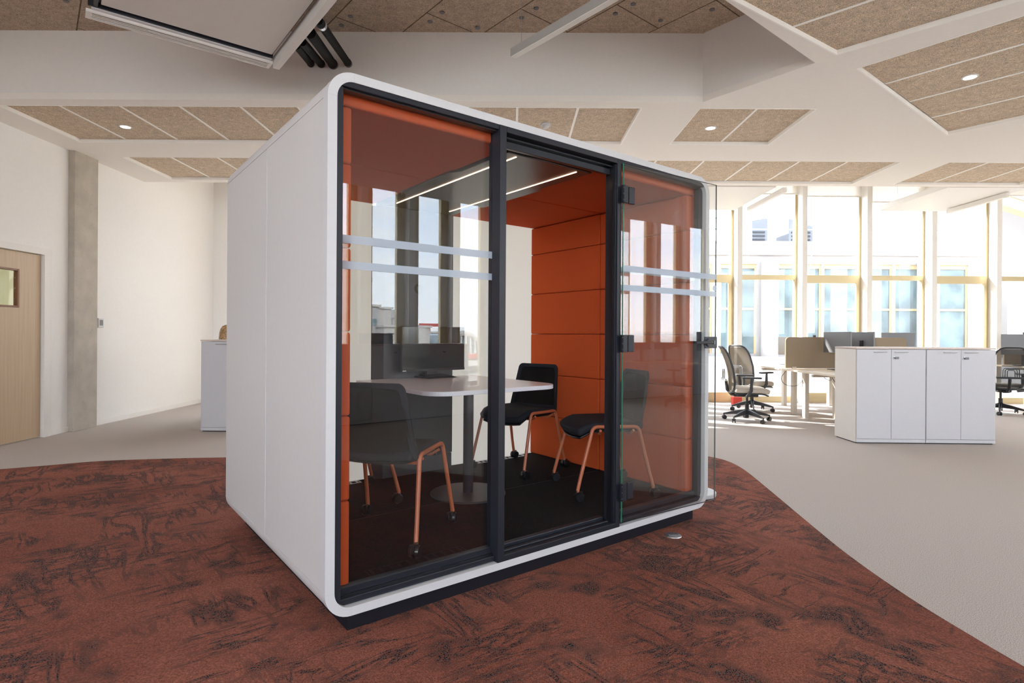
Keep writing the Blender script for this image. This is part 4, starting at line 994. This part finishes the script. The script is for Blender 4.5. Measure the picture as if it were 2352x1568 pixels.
office_monitor('small dark monitor far behind the desks in line with the middle window', (5.72, 9.75, DT), R(182), .26, .20, .26, cam=True)
office_monitor('wide dark monitor with black rear box above the second cabinet', (5.76 + .49, 9.3, DT), R(182), .56, .33, .23, 'monback', vesa=True)
desk('oak desk behind the wide dark monitor, hidden by the cabinets', 6.12, 7.0, 8.9, 10.3, [(.3, .3), (.3, 1.1), (.7, .3)])
# right hand desk
desk('oak desk at the right edge behind the black mesh chair', 8.78, 10.3, 9.75, 10.45, [(.35, .4), (1.2, .35)])
rs = thing('desk_screen', 'pale taupe desk screen at the right edge under the monitor', 'desk screen', (8.9, 10.38, .745))
obj('panel', MB().prism(rsc(1.4, .36, .05), -.015, .015, X=XR_), 'screenfab', rs, bevel=.003)
office_monitor('large grey monitor at the right edge of the photo, seen at an angle', (8.93, 9.98, DT), R(-14), .70, .36, .19, 'monback', 'monback', cam=True)
def cable(label, pts, r=.004):
    P = [Vector(p) for p in pts]; sm = []
    for i in range(len(P) - 1):
        p0, p1, p2, p3 = P[max(i - 1, 0)], P[i], P[i + 1], P[min(i + 2, len(P) - 1)]
        for k in range(6):
            t_ = k / 6; sm.append(.5 * ((2 * p1) + (p2 - p0) * t_ + (2 * p0 - 5 * p1 + 4 * p2 - p3) * t_ ** 2 + (3 * p1 - p0 - 3 * p2 + p3) * t_ ** 3))
    sm.append(P[-1]); tag(obj('cable', MB().tube(sm, r, 6), 'chairgrey', smooth=True), label, 'cable')
cable('thin looped cable hanging at the left end of the bench', [(4.18, 8.72, .715), (4.10, 8.72, .60), (4.16, 8.72, .50), (4.32, 8.72, .48), (4.42, 8.72, .56), (4.46, 8.72, .70)])
cable('tangled cable hanging under the front desk near the cabinet', [(4.50, 8.3, .712), (4.53, 8.3, .63), (4.62, 8.3, .60), (4.60, 8.3, .68), (4.66, 8.3, .60), (4.72, 8.3, .52), (4.70, 8.3, .62), (4.76, 8.3, .71)])
cable('cable loop under the desk at the right edge', [(9.0, 9.9, .712), (8.93, 9.9, .6), (8.98, 9.9, .48), (9.1, 9.9, .44), (9.2, 9.9, .55), (9.25, 9.9, .712)])

# ------------------------------------------------------------------ task chairs
def task_chair(frame='chairgrey', meshm='meshtaupe', seatm='seatcream', rim='chairlight'):
    o = thing('office_chair', '', 'chair')
    base = MB()
    for k in range(5):
        a = R(72 * k + 12); c, s = math.cos(a), math.sin(a)
        ring = []
        for (r_, z, w_, h_) in ((.03, .135, .028, .035), (.18, .112, .020, .024), (.30, .088, .013, .014), (.335, .080, .010, .012)):
            ring.append([(r_ * c - s * q, r_ * s + c * q, z + zz) for q, zz in ((-w_, -h_), (w_, -h_), (w_ * .7, h_), (-w_ * .7, h_))])
        base.loft(ring)
    base.lathe([(.03, .10), (.038, .11), (.038, .17), (.03, .18)], n=20)
    obj('base', base, frame, o, bevel=.003, smooth=True)
    for k in range(5):
        a = R(72 * k + 12); c, s = math.cos(a), math.sin(a); X = Matrix.Translation((.325 * c, .325 * s, 0)) @ Matrix.Rotation(a + .6, 4, 'Z')
        cs = obj('caster', MB().lathe([(.008, .05), (.008, .09)], n=10, X=X).box(-.022, .012, -.007, .007, .022, .062, X=X), 'rubber', o, bevel=.003)
        for w_ in (-1, 1): obj('wheel', MB().tube([tuple(X @ Vector((-.006, w_ * .009, .03))), tuple(X @ Vector((-.006, w_ * .024, .03)))], .03, 20), 'rubber', cs, smooth=True)
    obj('gas_column', MB().lathe([(.028, .05), (.028, .25), (.016, .25), (.016, .38)], n=20), 'rubber', o, smooth=True)
    obj('mechanism', MB().box(-.15, .14, -.09, .09, .355, .415).box(-.19, -.1, -.05, .05, .35, .40), 'rubber', o, bevel=.015, smooth=True)
    obj('tilt_lever', MB().tube([(.05, .08, .385), (.06, .22, .385)], .007, 8), 'rubber', o)
    n = 9; g = []
    for i in range(n):
        x = -.20 + .47 * i / (n - 1); row = []
        for j in range(n):
            y = -.245 + .49 * j / (n - 1); ww = 1 - .12 * max(0, (x - .08) / .19) ** 2
            row.append((x, y * ww, .452 + .01 * (abs(y) / .245) ** 2 - 1.5 * max(0, x - .15) ** 2 * 1.2))
        g.append(row)
    obj('seat', MB().sheet(g, .075), seatm, o, bevel=.032, segs=4, smooth=True)
    obj('seat_pan', MB().sheet([[(p[0] * .95, p[1] * .93, p[2] - .05) for p in r_] for r_ in g], .018), 'rubber', o, bevel=.005, smooth=True)
    def surf(s, t_):
        z = .42 + .655 * t_; wv_ = .215 + .02 * math.sin(PI * t_) - .03 * t_ * t_
        x = -.235 - .07 * math.sin((t_ - .08) * PI * 1.0) * .0 - .115 * t_ + .07 * math.sin(PI * min(1, t_ * 1.1)) * .6 - .05 * (t_ > .9) * (t_ - .9) * 3
        x += .045 * s * s
        return Vector((x - .02, wv_ * s, z))
    loopf = []
    for k in range(48):
        a = 2 * PI * k / 48; c, s = math.cos(a), math.sin(a); e_ = .38
        loopf.append(surf(math.copysign(abs(c) ** e_, c), .5 + .5 * math.copysign(abs(s) ** e_, s)))
    loopf.append(loopf[0]); loopf.append(loopf[1])
    obj('backrest_frame', MB().tube(loopf, .016, 10, cap=False), frame, o, smooth=True)
    obj('backrest_mesh', MB().sheet([[surf(-.97 + 1.94 * i / 8, .04 + .92 * j / 14) for i in range(9)] for j in range(15)], .003), meshm, o, smooth=True)
    obj('spine', MB().tube([(-.13, 0, .37), (-.22, 0, .385), (-.275, 0, .45), (-.29, 0, .58)], .022, 10), frame, o, smooth=True)
    lum = MB()
    for q in range(3):
        w_ = .05 + .028 * q; lum.tube([(-.325, -w_, .60), (-.325, -w_, .70 + .012 * q), (-.325, -w_ + .02, .72 + .014 * q), (-.325, w_ - .02, .72 + .014 * q), (-.325, w_, .70 + .012 * q), (-.325, w_, .60)], .0065, 8)
    lum.box(-.335, -.305, -.20, .20, .585, .615)
    obj('lumbar_support', lum, rim, o, bevel=.003, smooth=True)
    for s in (-1, 1):
        ar = obj('armrest', MB().tube([(-.05, s * .20, .375), (-.05, s * .285, .385), (.0, s * .295, .46), (.01, s * .290, .63)], [.02, .022, .024, .016], 10), frame, o, smooth=True)
        obj('arm_pad', MB().loft([[(-.11, s * .28 - .042, .630), (.14, s * .28 - .038, .630), (.14, s * .28 + .038, .630), (-.11, s * .28 + .042, .630)], [(-.11, s * .28 - .042, .655), (.14, s * .28 - .038, .655), (.14, s * .28 + .038, .655), (-.11, s * .28 + .042, .655)]]), frame, ar, bevel=.011, segs=3, smooth=True)
    return o
tc1 = task_chair()
tc1.location = (3.42, 8.33, 0); tc1.rotation_euler = (0, 0, R(-12)); tc1['label'] = 'cream seated office chair, the nearer of two beside the bench desks'; tc1['group'] = 'office chairs by the windows'
c2 = copy_tree(tc1); c2.location = (3.98, 9.50, 0); c2.rotation_euler = (0, 0, R(24)); c2['label'] = 'cream seated office chair, the farther of two, closest to the windows'
c3 = task_chair('rubber', 'meshgreyblack', 'seatcream', 'rubber'); c3.location = (7.93, 9.30, 0); c3.rotation_euler = (0, 0, R(72))
c3['label'] = 'black mesh office chair half hidden by the right end of the cabinets'
rd = thing('bin', 'small red plastic box on the floor by the farther office chair', 'box', (4.02, 10.25, 0))
obj('box_body', MB().box(-.08, .08, -.06, .06, 0, .15), 'red', rd, bevel=.01)

# ------------------------------------------------------------------ person behind the left cabinet
def person(loc, rz):
    o = thing('person', 'person with light brown hair seated low behind the left white cabinet', 'person', loc, rz)
    V = [(0, 0, .52), (0, 0, .68), (-.01, 0, .90), (0, 0, 1.02), (.015, 0, 1.10), (.03, 0, 1.21),
         (0, .17, .97), (.06, .22, .74), (.24, .16, .72), (.31, .15, .72), (0, -.17, .97), (.06, -.22, .74), (.24, -.16, .72), (.31, -.15, .72),
         (.05, .10, .50), (.43, .11, .49), (.42, .11, .10), (.54, .12, .05), (.05, -.10, .50), (.43, -.11, .49), (.42, -.11, .10), (.54, -.12, .05)]
    E_ = [(0, 1), (1, 2), (2, 3), (3, 4), (4, 5), (3, 6), (6, 7), (7, 8), (8, 9), (3, 10), (10, 11), (11, 12), (12, 13), (0, 14), (14, 15), (15, 16), (16, 17), (0, 18), (18, 19), (19, 20), (20, 21)]
    rad = [.14, .13, .13, .10, .05, .085, .06, .043, .035, .03, .06, .043, .035, .03, .085, .065, .045, .04, .085, .065, .045, .04]
    me = bpy.data.meshes.new('body'); me.from_pydata(V, E_, []); b_ = bpy.data.objects.new('body', me); COL.objects.link(b_); b_.parent = o
    sk = b_.modifiers.new('skin', 'SKIN')
    for i, sv in enumerate(me.skin_vertices[0].data): sv.radius = (rad[i], rad[i]); sv.use_root = (i == 0)
    ss = b_.modifiers.new('sub', 'SUBSURF'); ss.levels = 2; ss.render_levels = 2
    me.materials.append(M['cloth']); b_['label'] = 'seated body in dark clothing'
    hd_ = MB().lathe([(.02, 1.10), (.055, 1.13), (.073, 1.18), (.078, 1.23), (.07, 1.28), (.045, 1.315), (.01, 1.33)], .035, 0, 20)
    obj('face', hd_, 'skin', b_, smooth=True)
    hr = MB()
    prof = [(.095, 1.02), (.108, 1.09), (.112, 1.16), (.108, 1.23), (.097, 1.285), (.07, 1.325), (.03, 1.345), (.004, 1.35)]
    vs = []; n = 28; rg = []
    for r_, z in prof: rg.append([((r_ + .006 * math.sin(7 * 2 * PI * k / n + z * 30)) * math.cos(2 * PI * k / n) - .005 - (.035 * max(0, math.cos(2 * PI * k / n)) if z < 1.27 else 0), (r_ + .006 * math.sin(9 * 2 * PI * k / n + z * 22)) * math.sin(2 * PI * k / n), z) for k in range(n)])
    hr.loft(rg); obj('hair', hr, 'hair', b_, smooth=True)
    return o
person((-4.035, 8.15, 0), R(75))
c4 = copy_tree(tc1); c4.location = (-3.93, 8.12, 0); c4.rotation_euler = (0, 0, R(75)); c4['label'] = 'office chair under the seated person behind the left cabinet'; del c4['group']

# ------------------------------------------------------------------ furniture mirrored in the booth glass, plus added light-blocking cabinets
def uvrot(rz): return PT + rz
for i in range(4):
    q = podw(.935 + .79 * (i + 1), -5.0)
    cabinet('white low cabinet behind the viewer, %s of four mirrored in the booth glass' % ('leftmost', 'second from left', 'third from left', 'rightmost')[i], (q.x, q.y, 0), PT + PI, h_=1.09, group='cabinets behind the viewer')
q = podw(2.66, -5.2); 
for i in range(4):  # unseen cabinets added to block low light and darken the booth's foot
    q = podw(.935 - .79 * i, -5.0); cabinet('white low cabinet added unseen behind the viewer to block light, %s in the row beyond the mirrored four' % ('first', 'second', 'third', 'fourth')[i], (q.x, q.y, 0), PT + PI, h_=1.09, group='cabinets behind the viewer')
for i in range(4):
    q = podw(7.2 + .79 * i, -5.9); cabinet('white low cabinet beside the rear desk, %s towards the corner' % ('first', 'second', 'third', 'fourth')[i], (q.x, q.y, 0), PT + PI, h_=1.09, group='cabinets behind the viewer')
q = podw(2.66, -5.2)
bx = thing('storage_box', 'black box on the cabinets behind the viewer, mirrored in the booth glass', 'box', (q.x, q.y, 1.091), PT)
obj('box_body', MB().box(-.2, .2, -.13, .13, 0, .13), 'rubber', bx, bevel=.01)
obj('lid', MB().box(-.205, .205, -.135, .135, .13, .15), 'black', bx, bevel=.004)
q = podw(8.3, -4.6); o = thing('desk', 'oak desk behind the viewer, faintly mirrored in the open glass door', 'desk', (q.x, q.y, 0), PT + PI)
obj('desktop', MB().box(-.9, .9, -.4, .4, .715, .74), 'deskwood', o, bevel=.002)
for a in (-.8, .8):
    for c in (-.3, .3): obj('leg', MB().box(a - .03, a + .03, c - .03, c + .03, 0, .715), 'deskleg', o)
for du in (-.45, .25):
    q = podw(8.3 + du, -4.75); office_monitor('monitor behind the viewer, %s one mirrored in the glass door' % ('left' if du < 0 else 'right'), (q.x, q.y, DT), PT, .56, .34, .22)
q = podw(7.7, -3.7); c5 = copy_tree(c3); c5.location = (q.x, q.y, 0); c5.rotation_euler = (0, 0, PT + R(-100)); c5['label'] = 'black mesh office chair at the desk behind the viewer'

# ------------------------------------------------------------------ outside the far windows
struct('ground', MB().box(-260, 320, -320, 300, -22.2, -22.0), 'ext_ground', 'city ground far below the windows')
bo = thing('office_building', 'white office building with teal windows across from the far windows', 'building', (0, 20, 0))
BX0, BX1 = -14.0, 17.0
wallb = MB()
wins = []
base = [(7.25, 8.52), (9.1, 10.1), (10.3, 10.78), (10.86, 12.2), (12.45, 13.25), (13.35, 14.5), (14.9, 15.9)]
wins += base
x = 7.05
for k in range(18):
    a = x - 1.15 * k
    wins.append((a - 1.0, a - .08) if a < 7.3 else (a, a))
wins = sorted([w_ for w_ in wins if w_[0] > BX0 + .4 and w_[1] - w_[0] > .1])
wallb.box(BX0, BX1, 0, 6, 3.75, 4.53).box(BX0, BX1, 0, 6, -22, .62)
cur = BX0
for a, c in wins: wallb.box(cur, a, 0, 6, .62, 3.75); cur = c
wallb.box(cur, BX1, 0, 6, .62, 3.75)
obj('wall', wallb, 'ext_white', bo)
obj('parapet', MB().box(BX0 - .05, BX1 + .05, -.12, .3, 4.05, 4.53), 'ext_white', bo)
obj('balcony_wall', MB().box(BX0, BX1, -.9, -.75, -.75, .55).box(BX0, BX1, -.9, 0, -.95, -.75), 'ext_white', bo)
for a, c in wins:
    wf = obj('window', MB().box(a, c, .048, .13, 3.60, 3.749).box(a, a + .05, .05, .13, .62, 3.6).box(c - .05, c, .05, .13, .62, 3.6).box(a + .05, c - .05, .055, .085, 2.15, 2.22), 'ext_wood', bo)
    obj('pane', MB().box(a + .05, c - .05, .09, .11, .62, 3.6), 'ext_glass', wf)
for cx_ in (8.83, 14.2): obj('column', MB().lathe([(.28, -22), (.28, 3.9)], cx_, -.35, 24), 'ext_white', bo, smooth=True)
rl = MB()
for z in (4.95, 5.33): rl.tube([(BX0, -.05, z), (BX1, -.05, z)], .025, 6)
obj('railing', rl, 'ext_pale', bo)
for k in range(20): obj('railing_post', MB().tube([(BX0 + .6 + 1.55 * k, -.05, 4.5), (BX0 + .6 + 1.55 * k, -.05, 5.38)], .025, 6), 'gold', bo)
def roof_unit(label, x0, x1, y0, y1, z1, slope=0.0):
    o = thing('rooftop_unit', label, 'machine', (x0, y0, 4.531))
    w_, d_, h_ = x1 - x0, y1 - y0, z1 - 4.53
    mb = MB().add([(0, 0, 0), (w_, 0, 0), (w_, d_, 0), (0, d_, 0), (0, 0, h_), (w_, 0, h_ - slope), (w_, d_, h_ - slope), (0, d_, h_)], [(0, 3, 2, 1), (4, 5, 6, 7), (0, 1, 5, 4), (1, 2, 6, 5), (2, 3, 7, 6), (3, 0, 4, 7)])
    obj('casing', mb, 'ext_grey', o)
    for k in range(4): obj('louver', MB().box(.1, w_ - .1, -.03, .01, .15 + k * .14, .21 + k * .14), 'ext_dark', o)
    return o
roof_unit('grey sloped rooftop machine seen through the third window bay', 10.35, 11.25, 21.5, 24, 5.65, .3)
roof_unit('pale grey rooftop machine seen through the second window bay', 8.9, 9.55, 21.5, 23, 5.55, -.1)
roof_unit('low grey roof shed seen beside the booth corner', 6.6, 7.4, 22, 25, 5.5, .25)
cb = MB()
for a, c, zz in ((10.75, 10.1, 3.0), (10.85, 11.9, 4.55)): cb.tube([(a, -.3, 6.2), ((a + c) / 2, -.35, 5.0), (c, -.3, zz)], .02, 6)
obj('hoist_cable', cb, 'ext_pale', bo)
wg = thing('roof_wing', 'white sloping roofed wing seen through the windows at far right', 'building', (19.5, 22, 0))
obj('wall', MB().box(-.5, 14, 0, 4, -22, 3.2), 'ext_white', wg)
obj('roof', MB().add([(-1, -.5, 6.6), (14, -.5, 1.6), (14, 4, 1.6), (-1, 4, 6.6), (-1, -.5, 7.4), (14, -.5, 2.4), (14, 4, 2.4), (-1, 4, 7.4)], [(0, 3, 2, 1), (4, 5, 6, 7), (0, 1, 5, 4), (1, 2, 6, 5), (2, 3, 7, 6), (3, 0, 4, 7)]), 'ext_pale', wg)
obj('soffit_board', MB().add([(-1, -.45, 6.2), (14, -.45, 1.2), (14, 0, 1.2), (-1, 0, 6.2), (-1, -.45, 6.6), (14, -.45, 1.6), (14, 0, 1.6), (-1, 0, 6.6)], [(0, 3, 2, 1), (4, 5, 6, 7), (0, 1, 5, 4), (1, 2, 6, 5), (2, 3, 7, 6), (3, 0, 4, 7)]), 'ext_wood', wg)
for k in range(5): obj('window', MB().box(.6 + 2.4 * k, 2.0 + 2.4 * k, -.03, .02, -.6, 2.0), 'ext_glass', wg)

# ------------------------------------------------------------------ city seen mirrored in the booth glass
def city(name, label, cat, x0, x1, ytop, q, matn, depth=8, zbot=-22, parts=None):
    u0, _ = mirror(x0, 760, q); u1, _ = mirror(x1, 760, q); _, zt = mirror((x0 + x1) / 2, ytop, q)
    p = podw(u1, -q)
    o = thing(name, label, cat, tuple(p), PT + PI)
    obj('wall', MB().box(0, u1 - u0, 0, depth, zbot, zt), matn, o)
    obj('roof', MB().box(-.2, u1 - u0 + .2, -.2, depth + .2, zt, zt + .25), 'ext_white', o)
    return o, u1 - u0, zt
city('building', 'tall white tower block at the left of the mirrored skyline', 'building', 776, 834, 555, 26, 'ext_white')
o, wd_, zt = city('building', 'pale grey slab block in the mirrored skyline', 'building', 848, 871, 704, 60, 'ext_pale')
for k in range(3): obj('window', MB().box(.3, wd_ - .3, -.1, .1, zt - 2.2 - 2.5 * k, zt - 1.4 - 2.5 * k), 'ext_glass', o)
city('building', 'white windowless block behind the grey slab in the mirrored skyline', 'building', 866, 899, 709, 66, 'ext_white')
city('building', 'low white block under the cranes in the mirrored skyline', 'building', 884, 925, 751, 58, 'ext_white')
city('building', 'narrow white block with a red crane in front, mirrored skyline', 'building', 963, 988, 752, 58, 'ext_white')
o, wd_, zt = city('building', 'long low glazed building in the mirrored skyline', 'building', 980, 1030, 765, 75, 'ext_pale')
for k in range(4): obj('window', MB().box(.4, wd_ - .4, -.1, .1, zt - 1.4 - 1.6 * k, zt - .6 - 1.6 * k), 'ext_glass', o)
# arched glass hall
ua_, _ = mirror(985, 780, 60); ub_, zt = mirror(1135, 770, 60)
p = podw(ub_, -60); o = thing('arched_hall', 'arched glass hall in the mirrored skyline', 'building', tuple(p), PT + PI)
Wd = ub_ - ua_; hm = MB(); rings = []
for y_ in (0, 14):
    rings.append([(Wd * (.5 + .5 * math.cos(a)) , y_, -8.3 + 9.6 * math.sin(a)) for a in [PI * k / 16 for k in range(17)]] + [(0, y_, -22), (Wd, y_, -22)])
hm.loft(rings); obj('hall_glass', hm, 'ext_glass', o)
for k in range(14): a = Wd * (k + .5) / 14; hh = -8.3 + 9.6 * math.sqrt(max(0, 1 - (2 * a / Wd - 1) ** 2)); obj('mullion', MB().box(a - .12, a + .12, -.3, .0, -22, hh), 'ext_white', o)
obj('arch_rib', MB().tube([(Wd * (.5 + .5 * math.cos(a)), -.2, -8.3 + 9.7 * math.sin(a)) for a in [PI * k / 20 for k in range(21)]], .35, 8), 'ext_white', o)
# apartment block below
u0, _ = mirror(1060, 800, 30); u1, _ = mirror(1120, 800, 30); _, zt = mirror(1090, 823, 30)
p = podw(u1, -30); o = thing('apartment_block', 'brown and white apartment block low in the mirrored view', 'building', tuple(p), PT + PI)
obj('wall', MB().box(0, u1 - u0, 0, 8, -22, zt), 'ext_pale', o)
for r_ in range(5):
    obj('balcony', MB().box(-.1, u1 - u0 + .1, -.9, 0, zt - .45 - 1.0 * r_, zt - .12 - 1.0 * r_), 'ext_white', o)
    for k in range(3): obj('window', MB().box(.2 + .75 * k, .6 + .75 * k, -.04, .02, zt - .95 - 1.0 * r_, zt - .5 - 1.0 * r_), 'ext_brown', o)
obj('awning', MB().box(.3, u1 - u0 - .3, -.3, 1, zt, zt + .3), 'crane_red', o)
def crane(label, x, ytop, q, m_, arm):
    u_, zt = mirror(x, ytop, q); p = podw(u_, -q)
    o = thing('tower_crane', label, 'crane', tuple(p), PT)
    obj('mast', MB().box(-.3, .3, -.3, .3, -22, zt), 'ext_pale', o)
    obj('jib', MB().box(-arm * .4, arm, -.25, .25, zt - .2, zt + .35), m_, o)
    obj('cabin', MB().box(-.6, .6, -.6, .6, zt - 1.1, zt - .2), m_, o)
crane('pale tower crane between the white blocks in the mirrored skyline', 904, 716, 90, 'ext_pale', 3.2)
crane('red tower crane above the narrow white block in the mirrored skyline', 979, 747, 90, 'crane_red', 3.4)
# sign on the tower block
us, zs = mirror(812, 742, 25.6)
p = podw(us, -25.6); o = thing('sign', 'pale green sign with an oval outline and letters AH on the white tower block', 'sign', tuple(p), PT + PI)
obj('oval', MB().tube([(.18 * math.cos(2 * PI * k / 32) * 2.0, -.05, zs + .05 + .46 * math.sin(2 * PI * k / 32)) for k in range(34)], .05, 6, cap=False), 'signgreen', o)
def letters(txt, size, matn, parent, X):
    cu = bpy.data.curves.new('letters', 'FONT'); cu.body = txt; cu.size = size; cu.extrude = .03
    to = bpy.data.objects.new('letters_src', cu); COL.objects.link(to)
    dg = bpy.context.evaluated_depsgraph_get(); me = bpy.data.meshes.new_from_object(to.evaluated_get(dg))
    bpy.data.objects.remove(to); me.transform(X); me.materials.clear(); me.materials.append(M[matn])
    l = bpy.data.objects.new('lettering', me); COL.objects.link(l); l.parent = parent; return l
letters('AH', .62, 'signgreen', o, Matrix.Translation((-.75, -.05, zs - .98)) @ Matrix.Rotation(PI / 2, 4, 'X'))
